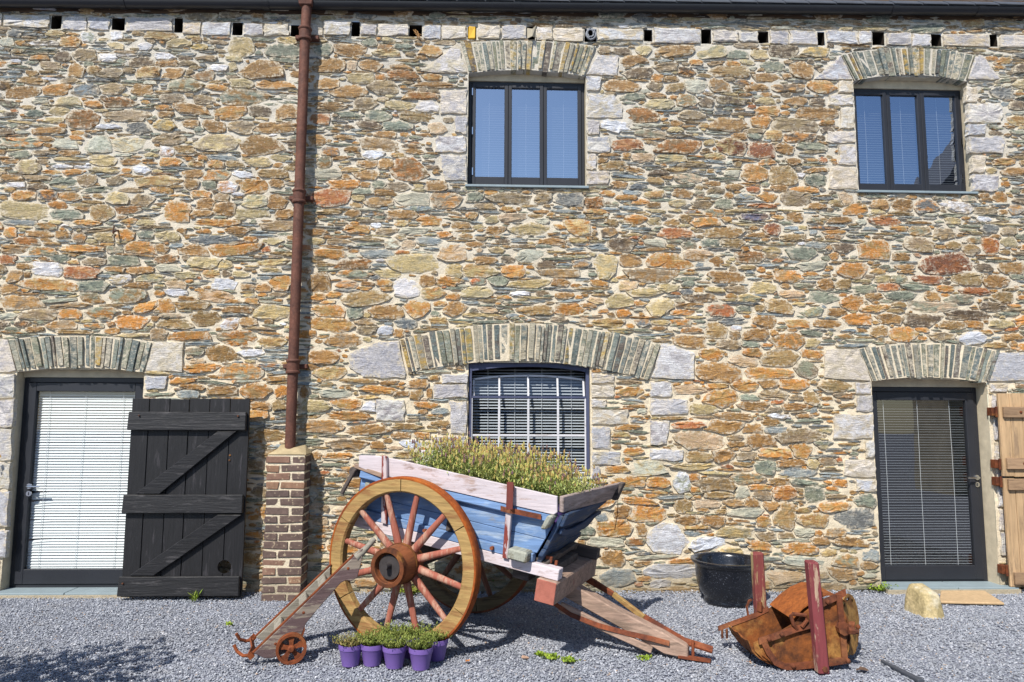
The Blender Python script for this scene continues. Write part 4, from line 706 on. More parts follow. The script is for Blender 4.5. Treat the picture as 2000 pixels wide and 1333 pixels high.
for i in range(nc):
    z0_ = -.012+i*ch; z1_ = z0_+ch-.018; A_ = i % 2 == 0
    spl = [(pl0, pl0+fl, .10), (pl0+fl+.022, pr0, .21)] if A_ else [(pl0, pl0+wd-fl-.022, .21), (pl0+wd-fl, pr0, .10)]
    mid = 5 <= i <= 12
    for a, b, dd in spl:
        j = lambda s=.004: rb.gauss(0, s); q = MB(); yf = Yp+j(.003)
        q.hexa([(a+j(),yf,z0_+j()),(b+j(),yf+j(.002),z0_+j()),(b+j(),yf+dd,z0_+j()),(a+j(),yf+dd,z0_+j()),(a+j(),yf,z1_+j()),(b+j(),yf+j(.002),z1_+j()),(b+j(),yf+dd,z1_+j()),(a+j(),yf+dd,z1_+j())])
        obj('brick', rel(q), rb.choice([BRICKM[3],BRICKM[1],BRICKM[3],BRICKM[1]] if mid else [BRICKM[0],BRICKM[2],BRICKM[1],BRICKM[0]]), pier, bevel=.004)
    if not A_:
        q = MB(); q.box(pr0-.10, pr0, Yp+.115, -.004, z0_, z1_); obj('brick', rel(q), rb.choice(BRICKM[1:]), pier, bevel=.004)
q = MB(); m_ = .012; q.hexa([(pl0-m_+.01,Yp-.008,zp-.004),(pr0+m_,Yp-.008,zp-.004),(pr0+m_,-.004,zp-.004),(pl0-m_,-.004,zp-.004),(pl0+.10,Yp+.09,zp+.06),(pr0-.10,Yp+.09,zp+.06),(pr0-.06,-.004,zp+.085),(pl0+.06,-.004,zp+.085)])
CEM = plain('weathered_cement', (168,152,120), .95, .1, var=.25, scale=10, bump=.8); obj('cement_cap', rel(q), CEM, pier, bevel=.012)
# ---------------------------------------------------------------- black ledged and braced door
TAR = wood('tarred_boards', (31,31,34), (62,60,64), .2, 2, .55, .45, bump=.8, spec=.4, kind='World'); TARH = wood('tarred_rails', (33,33,36), (78,76,78), .22, 0, .5, .4, bump=.8, spec=.4, kind='World')
Yd_ = -.20; dx0 = wx(247, 970, Yd_); dx1 = wx(480, 970, Yd_); dzt = wz(375, 779, Yd_)
bd = thing('plank_door', 'black tarred ledged and braced plank door standing beside the white blind', 'door', ((dx0+dx1)/2, Yd_, 0)); base = Vector(bd.location)
edg = [wx(p, 790, Yd_) for p in (262, 292, 332, 370, 410, 450, 486.5)]; edg[0] = dx0; edg[-1] = dx1
hcx, hcz, hr = wx(438, 1108, Yd_), wz(438, 1108, Yd_), .062
for i in range(6):
    a, b = edg[i]+.003, edg[i+1]-.003; zb_ = .012+rb.uniform(0,.02); zt_ = dzt+rb.uniform(-.006,.004); q = MB()
    cut = [(x, z) for x, z in ((hcx+hr*math.cos(t), hcz+hr*math.sin(t)) for t in np.linspace(0, 2*math.pi, 48, endpoint=False)) if a < x < b]
    if hcx-hr < b < hcx+hr and cut:           # left of the hole: notch in the right edge
        hz = math.sqrt(hr*hr-(b-hcx)**2); cut = sorted(cut, key=lambda p: math.atan2(p[1]-hcz, -(p[0]-hcx))); poly = [(a,zb_),(b,zb_),(b,hcz-hz)]+cut+[(b,hcz+hz),(b,zt_),(a,zt_)]
    elif hcx-hr < a < hcx+hr and cut:
        hz = math.sqrt(hr*hr-(a-hcx)**2); cut = sorted(cut, key=lambda p: -math.atan2(p[1]-hcz, p[0]-hcx)); poly = [(a,zb_),(b,zb_),(b,zt_),(a,zt_),(a,hcz+hz)]+cut+[(a,hcz-hz)]
    else: poly = [(a,zb_),(b,zb_),(b,zt_),(a,zt_)]
    d_ = rb.uniform(-.002,.002); q.prism(poly, Yd_+d_, Yd_+.030+d_, lambda x,z,t: (x,t,z)); obj('plank', rel(q), TAR, bd, bevel=.003)
def ledge(name, pa, pb, ya, yb, mat_, x0=None, x1=None):
    q = MB(); z0_, z1_ = wz(370, pb, Yd_-.04), wz(370, pa, Yd_-.04); q.hexa([(x0,ya,z0_),(x1,ya,z0_),(x1,yb,z0_),(x0,yb,z0_),(x0+.003,ya+.012,z1_),(x1-.003,ya+.012,z1_),(x1-.003,yb,z1_),(x0+.003,yb,z1_)]); return obj(name, rel(q), mat_, bd, bevel=.006)
ledge('ledge', 805, 841, Yd_-.05, Yd_-.002, TARH, dx0-.012, dx1-.015); ledge('ledge', 967, 1003, Yd_-.05, Yd_-.002, TARH, dx0-.015, dx1-.012); ledge('ledge', 1127, 1165, Yd_-.05, Yd_-.002, TARH, dx0-.012, dx1-.012)
for (pa, pb, pc, pd) in (((264,965),(312,965),(462,843),(425,843)), ((252,1125),(300,1125),(472,1006),(425,1006))):
    P = [at(x,y,Yd_-.035) for x,y in (pa,pb,pc,pd)]; q = MB(); q.prism([(p.x,p.z) for p in P], Yd_-.042, Yd_-.002, lambda x,z,t: (x,t,z)); obj('brace', rel(q), TARH, bd, bevel=.005)
NAIL = rust('rusty_nail', (98,64,48), (66,48,42))
for (px,py) in ((272,812),(445,900),(446,890),(240,1140),(465,813)):
    p = at(px,py,Yd_-.045); q = MB(); q.lathe([(0,-.008),(.009,-.005),(.009,.004),(0,.004)], 8, 'Y', (p.x,(Yd_-.05) if py in (812,1140,813) else Yd_,p.z)); obj('nail', rel(q), NAIL, bd)
# ---------------------------------------------------------------- pale wooden stable door, two leaves folded back on the right
PALE = wood('pale_weathered_oak', (186,156,120), (150,126,100), .35, 2, .8, .3, kind='World'); PALEH = wood('pale_weathered_rail', (160,132,104), (130,106,84), .4, 0, .8, .35, kind='World'); IRON = rust('rusty_iron', (118,66,40), (78,44,32))
Ys = -.10; SX = wx(1955, 860, Ys)
for nm, pt, pb, rails, lb in (('upper', 768, 932, ((795,816),(895,917)), 'upper leaf of the pale wooden stable door folded back against the wall'), ('lower', 935, 1147, ((936,958),(1119,1143)), 'taller lower leaf of the pale wooden stable door folded back by the ground')):
    zt_ = wz(1970, pt, Ys); zb_ = wz(1975, pb, Ys); t = thing('stable_door_leaf', lb, 'door', (SX+.45, Ys, 0)); base = Vector(t.location)
    x = SX
    for wdt in (.115, .125, .12, .13, .12, .13, .12):
        q = MB(); q.box(x+.002, x+wdt-.002, Ys+rb.uniform(-.002,.002), Ys+.03, max(.02, zb_)+rb.uniform(0,.006), zt_-rb.uniform(0,.006)); obj('plank', rel(q), PALE, t, bevel=.003); x += wdt
    for pa, pb_ in rails:
        q = MB(); q.box(SX+.03, x-.03, Ys-.032, Ys-.002, wz(1975,pb_,Ys-.03), wz(1975,pa,Ys-.03)); obj('ledge', rel(q), PALEH, t, bevel=.004)
        for xx in (.20, .5, .75):
            q = MB(); zc_ = (wz(1975,pb_,Ys-.03)+wz(1975,pa,Ys-.03))/2; q.lathe([(0,-.012),(.012,-.008),(.014,.0),(0,.0)], 10, 'Y', (SX+xx,Ys-.032,zc_)); obj('bolt', rel(q), IRON, t)
for py in (804, 906, 940, 1112):
    q = MB(); z = wz(1945, py, -.05); q.box(SX-.055, SX+.0, -.075, .0, z-.045, z+.04); q.tube([(SX-.02,-.09,z-.06),(SX-.02,-.09,z+.05)], .014, 8); obj('hinge_pintle', q, IRON, barn, bevel=.004)

# ---------------------------------------------------------------- the old tip cart
CA = R(25); CR = 0.63; PHI = R(8.8); CART = Vector((-.393, -1.172, 0))
cF = Vector((math.cos(CA), -math.sin(CA), 0)); cL = Vector((math.sin(CA), math.cos(CA), 0))
cart = thing('farm_cart', 'old two wheeled blue and lilac farm tip cart with yellow wheels planted with lavender', 'cart', CART, -CA)
def bp(u, l, w): return (u*math.cos(PHI)+w*math.sin(PHI), l, CR-u*math.sin(PHI)+w*math.cos(PHI))
def bw(u, l, w): p = bp(u, l, w); return CART + cF*p[0] + cL*p[1] + Vector((0,0,p[2]))
OCH = wood('ochre_felloe_paint', (168,138,88), (146,108,68), .46, 0, .75, .42, deep=(130,98,60), bump=.8); TYRE = rust('orange_rust_tyre', (166,88,34), (130,66,34), (186,116,52), .8, .3)
SPK = wood('red_spoke_paint', (158,94,78), (180,142,122), .46, 2, .8, .38, deep=(122,88,58), bump=.7, soft=.09); HUBM = wood('worn_red_hub', (140,84,52), (112,74,50), .5, 1, .8, .35, deep=(150,112,70)); HUBI = rust('hub_iron', (112,64,38), (80,50,36)); BLK = plain('greasy_axle', (58,54,54), .6, .3, var=.35, scale=18)
BLUE = wood('worn_blue_paint', (112,142,184), (150,168,190), .36, 0, .75, .32, deep=(136,140,146), bump=.8, soft=.10); BLUE_SHADED = wood('shaded_blue_paint', (52,70,98), (82,88,98), .4, 1, .8, .35, deep=(78,74,70), bump=.6)  # second blue: shade of the cart's front end darkened into the paint colour
LIL = wood('lilac_white_paint', (206,196,200), (178,156,148), .22, 0, .75, .22, deep=(150,126,116), bump=.5, soft=.06); LILV = wood('chipped_white_post', (200,188,190), (130,62,54), .55, 2, .75, .3, bump=.5, soft=.04)
BARE = wood('bare_grey_oak', (150,128,112), (112,94,82), .45, 0, .85, .4, bump=.8); BARED = wood('dark_grey_oak', (92,84,80), (66,60,58), .45, 0, .85, .4, bump=.7); PINK = wood('pinkish_worn_beam', (168,142,126), (138,118,104), .45, 0, .85, .5, deep=(146,104,88), bump=.7); REDE = plain('red_beam_end', (160,98,84), .8, .2, var=.22, scale=20, bump=.4); PALEB = wood('pale_green_block', (154,156,144), (122,116,98), .4, 1, .8, .35)
RED2 = wood('maroon_iron_paint', (118,62,56), (140,100,84), .4, 2, .8, .3); CIRON = rust('cart_iron', (134,74,48), (92,54,42), (150,100,70))
def make_wheel(y, OCH, SPK, TYRE, HUBM):
    hub = MB(); prof = [(.0,.13),(.095,.13),(.115,.12),(.132,.05),(.145,.0),(.142,-.06),(.132,-.12),(.128,-.185),(.132,-.188),(.134,-.205),(.108,-.205),(.106,-.15),(.0,-.15)]
    hub.lathe(prof, 28, 'Y', closed=False); w = obj('wheel', hub, HUBM, cart, ang=40); w.location = (0, y, CR)
    b = MB(); b.lathe([(.1335,-.165),(.139,-.168),(.139,-.205),(.112,-.207),(.107,-.20),(.107,-.155)], 28, 'Y', closed=False); obj('hub_band', b, HUBI, w, ang=40)
    b = MB(); b.lathe([(.146,-.045),(.149,-.04),(.149,-.015),(.146,-.01)], 28, 'Y', closed=False); obj('hub_band', b, HUBI, w, ang=40)
    c = MB(); c.lathe([(0,-.178),(.086,-.176),(.09,-.17),(.09,-.152)], 24, 'Y', closed=False); c.tube([(0,-.15,.012),(0,-.232,.014)], [.026,.02], 10); obj('axle_cap', c, BLK, w, ang=40)
    rq = random.Random(9)
    for k in range(6):
        f = MB(); a0 = R(90)-k*R(60)+R(.35); a1 = a0+R(59.3); ro, ri, h = CR-.016, CR-.114, .043
        f.lathe([(ri+.012,-h),(ro,-h),(ro,h),(ri+.012,h),(ri,h-.014),(ri,-h+.014)], 16, 'Y', a0=a0, a1=a1); obj('felloe', f, OCH, w, ang=35)
    t = MB(); t.lathe([(CR-.017,-.0445),(CR-.004,-.0455),(CR,-.04),(CR,.04),(CR-.004,.0455),(CR-.017,.0445)], 96, 'Y'); obj('tyre', t, TYRE, w, ang=40)
    for k in range(12):
        a = R(90)-R(14)+k*R(30); d = Vector((math.cos(a), 0, math.sin(a))); s = MB()
        p0 = d*.125+Vector((0,.004,0)); p1 = d*.30+Vector((0,-.002,0)); p2 = d*(CR-.110)+Vector((0,-.010,0)); tg = Vector((-d.z,0,d.x)); vs = []; n_ = 8
        for p, ww, hh in ((p0,.032,.028),(p1,.027,.023),(p2,.021,.017)):
            for q in range(n_):
                th = 2*math.pi*(q+.5)/n_; vs.append(p+tg*math.cos(th)*ww+Vector((0,math.sin(th)*hh,0)))
        fs = [(i*n_+q, i*n_+(q+1) % n_, (i+1)*n_+(q+1) % n_, (i+1)*n_+q) for i in range(2) for q in range(n_)]
        s.add(vs, fs)
        me = s.mesh('spoke'); o_ = obj('spoke', me, SPK, w, ang=50)
    return w
wn_ = make_wheel(-.56, OCH, SPK, TYRE, HUBM)
OLD = wood('dirty_old_felloe', (112,98,74), (84,70,56), .45, 0, .85, .4, bump=.7); OLDS = wood('dirty_old_spoke', (120,84,70), (92,70,58), .45, 2, .85, .35)
wf = make_wheel(.56, OLD, OLDS, CIRON, OLDS); wf.rotation_euler = (0, R(9), math.pi)
def part(name, mat_, fn, bevel=.004, **k): q = MB(); fn(q); return obj(name, q, mat_, cart, bevel=bevel, **k)
def bbox(q, u0, u1, l0, l1, w0, w1, du=0.0, dw=0.0):  # a box in the tipped body's own axes
    q.hexa([bp(u0,l0,w0),bp(u1,l0,w0),bp(u1,l1,w0),bp(u0,l1,w0),bp(u0+du,l0,w1),bp(u1+du,l0,w1+dw),bp(u1+du,l1,w1+dw),bp(u0+du,l1,w1)])
part('axle', BARED, lambda q: q.box(-.055,.055,-.42,.42,CR-.06,CR+.05)); part('axle_bolster', BARED, lambda q: bbox(q,-.06,.07,-.43,.43,.045,.135))
for sgn, mt in ((-1, LIL), (1, BARED)):
    a, b = sorted((sgn*.455, sgn*.365)); part('sill', mt, lambda q: bbox(q, -.60, 1.175 if sgn < 0 else 1.21, a, b, .135, .214))
    a, b = sorted((sgn*.458, sgn*.39)); part('side_rail', BLUE, lambda q: bbox(q, -.56, .97, a, b, .2165, .277))
    def panel(q):
        l0, l1 = sgn*.405, sgn*.425
        for (w0, w1, ua, ub) in ((.279,.385,.985,1.03),(.388,.505,1.032,1.075)):
            P = [(-.56,w0),(ua,w0),(ub,w1),(-.56,w1)]; q.prism(P, l0, l1+sgn*random.Random(int(w0*1000)).uniform(0,.003), lambda u,w,t: bp(u,t,w))
    part('side_panel', BLUE, panel, .003)
    def strip(q):
        P = [(sgn*.40,.507),(sgn*.448,.507),(sgn*.470,.522),(sgn*.462,.574),(sgn*.40,.574)]; q.prism(P, -.555, 1.07, lambda l,w,t: bp(t,l,w))
    part('side_strip', BLUE, strip, .003)
    top = [(-.57,.60),(-.50,.590),(-.30,.577),(1.085,.577),(1.108,.600),(1.095,.708),(.8,.711),(.2,.716),(-.2,.722),(-.42,.716),(-.575,.690)]
    part('side_board', LIL, lambda q: q.prism(top, sgn*.445, sgn*.472, lambda u,w,t: bp(u, t+sgn*(w-.577)*.12, w)), .003)
    l0, l1 = sgn*.476, sgn*.510
    part('stanchion', LILV, lambda q: q.hexa([bp(.752,l0-.03*sgn,.20),bp(.795,l0-.03*sgn,.20),bp(.795,l1-.03*sgn,.20),bp(.752,l1-.03*sgn,.20),bp(.728,l0+.015*sgn,.725),bp(.772,l0+.015*sgn,.725),bp(.772,l1+.012*sgn,.725),bp(.728,l1+.012*sgn,.725)]))
    part('stanchion', LILV, lambda q: q.hexa([bp(-.285,l0-.03*sgn,.22),bp(-.235,l0-.03*sgn,.22),bp(-.235,l1-.03*sgn,.22),bp(-.285,l1-.03*sgn,.22),bp(-.345,l0+.015*sgn,.735),bp(-.30,l0+.015*sgn,.735),bp(-.30,l1+.012*sgn,.735),bp(-.345,l1+.012*sgn,.735)]))
    part('body_rib', BARED, lambda q: bbox(q, .26, .305, *sorted((sgn*.426, sgn*.452)), .279, .507))
    part('iron_strap', CIRON, lambda q: q.strap([bp(.70,sgn*.512,.545),bp(.775,sgn*.520,.545),bp(.80,sgn*.486,.542),bp(1.0,sgn*.482,.545)], .036, .006, (0,0,1)), 0)
    part('iron_cap', RED2, lambda q: q.strap([bp(.752,sgn*.532,.745),bp(.765,sgn*.526,.62),bp(.77,sgn*.520,.555)], .05, .007, (1,0,0)), 0)
    part('cross_bearer', PALEB, lambda q: bbox(q, .805, .955, *sorted((sgn*.34, sgn*.535)), .1655+.05, .292), .012)
    part('cross_bearer', PALEB, lambda q: q.hexa([bp(1.015,sgn*.40,.470),bp(1.055,sgn*.40,.470),bp(1.055,sgn*.52,.470),bp(1.015,sgn*.52,.470),bp(1.055,sgn*.40,.575),bp(1.10,sgn*.40,.575),bp(1.10,sgn*.52,.575),bp(1.055,sgn*.52,.575)]), .010)
    for u_ in (.66, .10, -.45):
        part('bolt', CIRON, lambda q: q.tube([bp(u_,sgn*.455,.247),bp(u_,sgn*.485,.247)], .014, 8), 0)
for i in range(4):
    a = -.40+i*.20; part('floor_board', BARED, lambda q: bbox(q, -.58, 1.0, a+.003, a+.197, .2165, .24), .003)
# shaped front: scrolled blue boards under a leaning headboard
def fu(w): return .985+(w-.22)*.36
lower = [(-.34,.150),(.24,.150),(.29,.20),(.30,.25),(.36,.262),(.40,.29),(.385,.32),(-.43,.32),(-.44,.27),(-.405,.235),(-.385,.18)]
upper = [(-.43,.322),(.30,.322),(.32,.345),(.42,.342),(.51,.358),(.575,.40),(.59,.445),(.56,.48),(.46,.492),(.39,.498),(.39,.52),(.50,.545),(.56,.575),(-.44,.575),(-.44,.50)]
part('front_board', BLUE_SHADED, lambda q: q.prism(lower, 0, .035, lambda l,w,t: bp(fu(w)+t,l,w)), .004)
part('front_board', BLUE_SHADED, lambda q: q.prism(upper, .004, .036, lambda l,w,t: bp(fu(w)+t,l,w)), .004)
part('front_moulding', BLUE_SHADED, lambda q: q.prism([(-.44,.50),(-.2,.49),(.1,.47),(.35,.52),(.55,.56),(.60,.60),(-.455,.60)], .038, .066, lambda l,w,t: bp(fu(w)+t,l,w)), .005)
GREYL = wood('grey_worn_shaded_headboard', (164,148,142), (122,110,104), .45, 1, .85, .4, deep=(166,150,148), bump=.7)  # worn grey wood, its colour also toned down for the front end's shade
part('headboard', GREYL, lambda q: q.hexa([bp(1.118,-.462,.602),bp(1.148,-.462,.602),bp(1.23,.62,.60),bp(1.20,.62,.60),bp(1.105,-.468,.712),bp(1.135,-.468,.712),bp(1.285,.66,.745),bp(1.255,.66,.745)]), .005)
part('headboard_cleat', BARED, lambda q: q.hexa([bp(1.225,.53,.60),bp(1.262,.53,.60),bp(1.268,.59,.60),bp(1.23,.59,.60),bp(1.27,.53,.752),bp(1.305,.53,.752),bp(1.31,.60,.752),bp(1.275,.60,.752)]), .005)
part('front_scroll', BLUE_SHADED, lambda q: q.prism([(-.40,.44),(-.25,.40),(-.05,.385),(.15,.40),(.33,.43),(.50,.455),(.585,.455),(.56,.488),(.46,.494),(.30,.478),(.1,.452),(-.1,.440),(-.28,.455),(-.40,.485)], .040, .070, lambda l,w,t: bp(fu(w)+t,l,w)), .005)
part('front_scroll', BARED, lambda q: q.prism([(-.40,.15),(-.40,.22),(-.34,.262),(-.24,.27),(-.12,.25),(.02,.262),(.16,.27),(.27,.25),(.27,.20),(.14,.225),(.0,.215),(-.14,.20),(-.24,.215),(-.31,.20),(-.335,.15)], .040, .085, lambda l,w,t: bp(fu(w)+t,l,w)), .005)
part('front_block', BARED, lambda q: bbox(q, 1.0, 1.10, -.33, .22, .136, .19), .006)
part('tailboard', BLUE_SHADED, lambda q: bbox(q, -.585, -.56, -.40, .40, .25, .56), .004)
part('tail_bar', BARED, lambda q: q.tube([bp(-.635,-.44,.545),bp(-.635,.44,.545)], .043, 12), 0)
part('tail_iron', BARE, lambda q: q.beam(bp(-.62,-.45,.60), bp(-.34,-.47,.575), .03, .035), .004); part('tail_stay', BARED, lambda q: q.beam(bp(-.60,-.47,.58), bp(-.70,-.46,.36), .022, .03), .004)
part('tail_post', PALEB, lambda q: bbox(q, -.50, -.46, -.455, -.43, .25, .49), .003)
part('front_beam', PINK, lambda q: bbox(q, 1.035, 1.185, -.49, .50, -.025, .133), .010)
part('beam_end', REDE, lambda q: bbox(q, 1.038, 1.182, -.4965, -.4905, -.022, .130), .003)
part('front_beam_iron', CIRON, lambda q: q.beam(bp(1.06,-.36,.22), bp(1.06,-.36,.265), .02, .05), .003); part('front_beam_iron', CIRON, lambda q: q.beam(bp(1.12,-.37,.216), bp(1.12,-.37,.25), .02, .02), .003)
part('mid_beam', BARED, lambda q: bbox(q, .80, .93, -.36, .36, .05, .134), .006)
part('drawbar', PINK, lambda q: q.add([(1.0,.0,.395),(1.0,.13,.395),(1.0,.13,.515),(1.0,.0,.515),(1.50,.04,.172),(1.50,.14,.172),(1.50,.14,.290),(1.50,.04,.290),(1.80,.07,.025),(1.80,.16,.025),(1.80,.16,.170),(1.80,.07,.170),(1.965,.09,.004),(1.965,.165,.004),(1.965,.165,.092),(1.965,.09,.092)],
   [(3,2,1,0),(12,13,14,15)]+[(i*4+k,i*4+(k+1)%4,(i+1)*4+(k+1)%4,(i+1)*4+k) for i in range(3) for k in range(4)]), .008)
part('drawbar_rib', PINK, lambda q: q.beam((1.06,-.06,.31),(1.72,.045,.05),.04,.07,w1=.035,h1=.045), .006)
part('drawbar_strap', CIRON, lambda q: q.strap([(1.02,-.085,.335),(1.15,-.075,.262),(1.35,-.04,.200),(1.55,.005,.158),(1.72,.042,.130),(1.84,.068,.105)], .035, .010, (0,.4,1)), 0)
part('drawbar_strap', CIRON, lambda q: q.beam((1.04,.42,.455),(1.36,.345,.335),.035,.06,w1=.028,h1=.04), .006)
part('drawbar_strap', OCH, lambda q: q.beam((1.36,.345,.335),(1.62,.255,.21),.03,.042), .005)
part('drawbar_strap', CIRON, lambda q: q.strap([(1.62,.255,.215),(1.80,.205,.15),(1.93,.175,.103),(2.02,.155,.093),(2.13,.14,.077)], .055, .016, (0,.9,.45)), 0)
part('clevis', CIRON, lambda q: q.strap([(1.90,.09,.020),(2.12,.11,.012)], .05, .014, (0,1,0)), 0); part('clevis_pin', CIRON, lambda q: q.tube([(1.995,.125,.005),(1.995,.135,.125)], .011, 8), 0)
part('hook_wire', CIRON, lambda q: q.tube([bp(1.27,.555,.62),bp(1.285,.555,.50),bp(1.28,.556,.36)], .003, 5), 0)

# ---------------------------------------------------------------- lavender planted in the cart
def foliage(n, rad, h0, h1, seed, greens, spread=.55, leaf=(.022,.0035), per=11, lean=.35, spikes=None):
    rg = random.Random(seed); mb = MB(); sp = MB()
    for s in range(n):
        r_ = rad*math.sqrt(rg.random()); a = rg.uniform(0, 6.283); h = rg.uniform(h0, h1)*(1-.25*(r_/rad)**2); bx, by = r_*.45*math.cos(a), r_*.45*math.sin(a)
        dx, dy = r_*spread*math.cos(a)+rg.gauss(0,.02), r_*spread*math.sin(a)+rg.gauss(0,.02)
        g0 = rg.choice(greens); k_ = rg.uniform(.75, 1.25)
        for i in range(per):
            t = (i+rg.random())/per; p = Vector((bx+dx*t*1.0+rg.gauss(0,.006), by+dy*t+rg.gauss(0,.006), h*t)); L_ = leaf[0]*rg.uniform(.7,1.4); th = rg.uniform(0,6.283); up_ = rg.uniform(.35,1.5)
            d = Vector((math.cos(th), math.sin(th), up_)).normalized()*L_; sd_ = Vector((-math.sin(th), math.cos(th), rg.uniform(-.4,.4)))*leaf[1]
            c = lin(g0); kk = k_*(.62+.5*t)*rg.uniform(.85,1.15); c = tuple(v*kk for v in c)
            mb.add([p-sd_*.6, p+d*.55-sd_, p+d, p+d*.55+sd_, p+sd_*.6], [(0,1,2,3,4)], c)
        if spikes and rg.random() < spikes[0]:
            hs = rg.uniform(*spikes[1]); tip = Vector((bx+dx*1.12, by+dy*1.12, h+hs)); b0 = Vector((bx+dx, by+dy, h*.9)); w = .0012
            sp.add([b0-Vector((w,0,0)), b0+Vector((w,0,0)), tip+Vector((w,0,0)), tip-Vector((w,0,0))], [(0,1,2,3)], tuple(v*.9 for v in lin((140,140,84))))
            cc = lin(rg.choice(spikes[2])); R_ = rg.uniform(.0055,.0085); L_ = rg.uniform(.024,.046); vs = [tip+Vector((0,0,-.004))]
            for lv, rr in ((.25,1.0),(.7,.8)):
                for q in range(5): th = q*1.2566+lv; vs.append(tip+Vector((math.cos(th)*R_*rr, math.sin(th)*R_*rr, L_*lv)))
            vs.append(tip+Vector((rg.gauss(0,.003),0,L_))); fs = [(0,1+(q+1) % 5,1+q) for q in range(5)]+[(1+q,1+(q+1) % 5,6+(q+1) % 5,6+q) for q in range(5)]+[(6+q,6+(q+1) % 5,11) for q in range(5)]
            sp.add(vs, fs, [tuple(v*rg.uniform(.75,1.2) for v in cc) for _ in vs])
    return mb, sp
PURP = plain('purple_plastic_pot', (114,90,158), .42, .4, var=.06, scale=6, bump=.03); SOIL = plain('dark_potting_soil', (58,46,38), .95, .1, var=.4, scale=60, bump=.9)
def pot_profile(r0, r1, h): return [(0,0),(r0-.006,0),(r0,.004),(r1*.93,h*.76),(r1*.93+.0005,h*.765),(r1*.985,h*.775),(r1,h*.985),(r1*.995,h),(r1*.955,h),(r1*.95,h*.985),(r1*.93,h*.86)]
def potted(name, label, cat, grp, r0, r1, h, fol, sp):
    t = thing(name, label, cat, group=grp); q = MB(); q.lathe(pot_profile(r0, r1, h), 30, closed=False); obj('pot', q, PURP, t, ang=35)
    q = MB(); q.lathe([(0,h*.90),(r1*.5,h*.905),(r1*.935,h*.87)], 20, closed=False); obj('soil', q, SOIL, t, norm=False)
    f = obj('foliage', fol, LEAF, t, loc=(0,0,h*.88), norm=False, kind='stuff')
    if sp: obj('flower_spikes', sp, LEAF, t, loc=(0,0,h*.88), norm=False, kind='stuff')
    return t
LAVG = ((176,184,108),(150,168,96),(190,192,112),(136,154,92),(172,174,116)); LAVS = ((206,192,112),(198,182,108),(170,140,104),(206,190,120),(182,154,102),(140,110,108),(200,186,110))
lav = []
for i in range(3):
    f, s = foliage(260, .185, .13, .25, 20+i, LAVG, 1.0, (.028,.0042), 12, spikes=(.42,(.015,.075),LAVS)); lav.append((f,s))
protos = []
LAB = 'bushy lavender plant with fading flower spikes in the row filling the cart'
for i in range(3):
    f, s = lav[i]; protos.append(potted('lavender_plant', LAB, 'lavender', 'lavender plants filling the cart', .10, .13, .20, f, s))
NTH = ('first','second','third','fourth','fifth','sixth','seventh')
near_row = [(.05,-.20,.0),(.20,-.21,.0),(.36,-.23,.0),(.60,-.22,-.01),(.82,-.20,-.02),(.97,-.16,-.05)]; far_row = [(.12,.10,.01),(.30,.10,.0),(.56,.12,.0),(.80,.12,-.02),(.98,.20,-.05)]
rl = random.Random(3); i = 0; plants = []
for nm, row in (('near', near_row), ('back', far_row)):
    for k, (u, l, dz) in enumerate(row):
        p = bw(u, l, .455); p.z += dz; src = protos[i % 3]; lb = 'lavender with fading spikes, %s from the left in the cart'"'"'s %s row' % (NTH[k], nm)
        if i < 3: pl_ = src; src.location = p; src.rotation_euler = (0,0,rl.uniform(0,6)); src['label'] = lb
        else: pl_ = dup(src, p, rl.uniform(0,6), lb, 'lavender plants filling the cart')
        plants.append((pl_, rl.uniform(.82, 1.14)))
        i += 1
for pl_, k_ in plants:
    for ch in pl_.children:
        if ch.name.startswith(('foliage','flower')): ch.scale = (1.0, 1.0, k_)
part('pot_shelf', BARED, lambda q: bbox(q, -.5, .98, -.36, .36, .40, .43), .003)

# ---------------------------------------------------------------- sack truck leaning on the wheel
B_ = 0.0; bt = R(16); eX = Vector((math.cos(bt), math.sin(bt), 0)); eL = Vector((-math.sin(bt), math.cos(bt), 0)); b0 = gr(502, 1274, .085)
truck = thing('sack_truck', 'old wooden sack truck with rusty iron wheel leaning on the cart wheel', 'hand truck', (b0.x, b0.y, 0), bt)
z0t = .085
PLUMW = wood('plum_flaked_paint', (100,82,82), (142,130,118), .55, 0, .8, .35, bump=.7, soft=.06); GREYW = wood('grey_weathered_wood', (150,144,132), (116,110,98), .4, 0, .85, .4, bump=.7); TIRON = rust('truck_iron', (136,74,44), (100,56,38), (158,100,60))
def tp(name, mat_, fn, bevel=.004, **k): q = MB(); fn(q); return obj(name, q, mat_, truck, bevel=bevel, **k)
near = [(-.02,.0),(.66,.632),(.70,.665),(.70,.60),(.668,.462),(.625,.438),(.585,.447),(.55,.43),(.40,.265),(.32,.17),(.28,.07),(.22,-.01),(.10,-.045),(.05,-.04)]
far_ = [(-.02,.0),(.50,.478),(.50,.385),(.40,.265),(.28,.14),(.25,.08),(.21,-.01),(.10,-.045),(.05,-.04)]
tp('side_rail', PLUMW, lambda q: q.prism(near, -.023, .023, lambda t,z,y: (t,y,z+z0t))); tp('side_rail', GREYW, lambda q: q.prism(far_, .337, .383, lambda t,z,y: (t,y,z+z0t)))
tp('handle', GREYW, lambda q: q.tube([(.655,0,.60+z0t),(.70,0,.635+z0t),(.74,0,.675+z0t),(.775,0,.715+z0t),(.79,0,.728+z0t)], [.034,.026,.020,.021,.016], 10), 0, ang=50)
tp('edge_iron', TIRON, lambda q: q.strap([(-.03,0,-.002+z0t),(.645,0,.627+z0t)], .032, .008, (0,1,0)), 0); tp('edge_iron', TIRON, lambda q: q.strap([(-.03,.36,-.002+z0t),(.505,.36,.492+z0t)], .032, .008, (0,1,0)), 0)
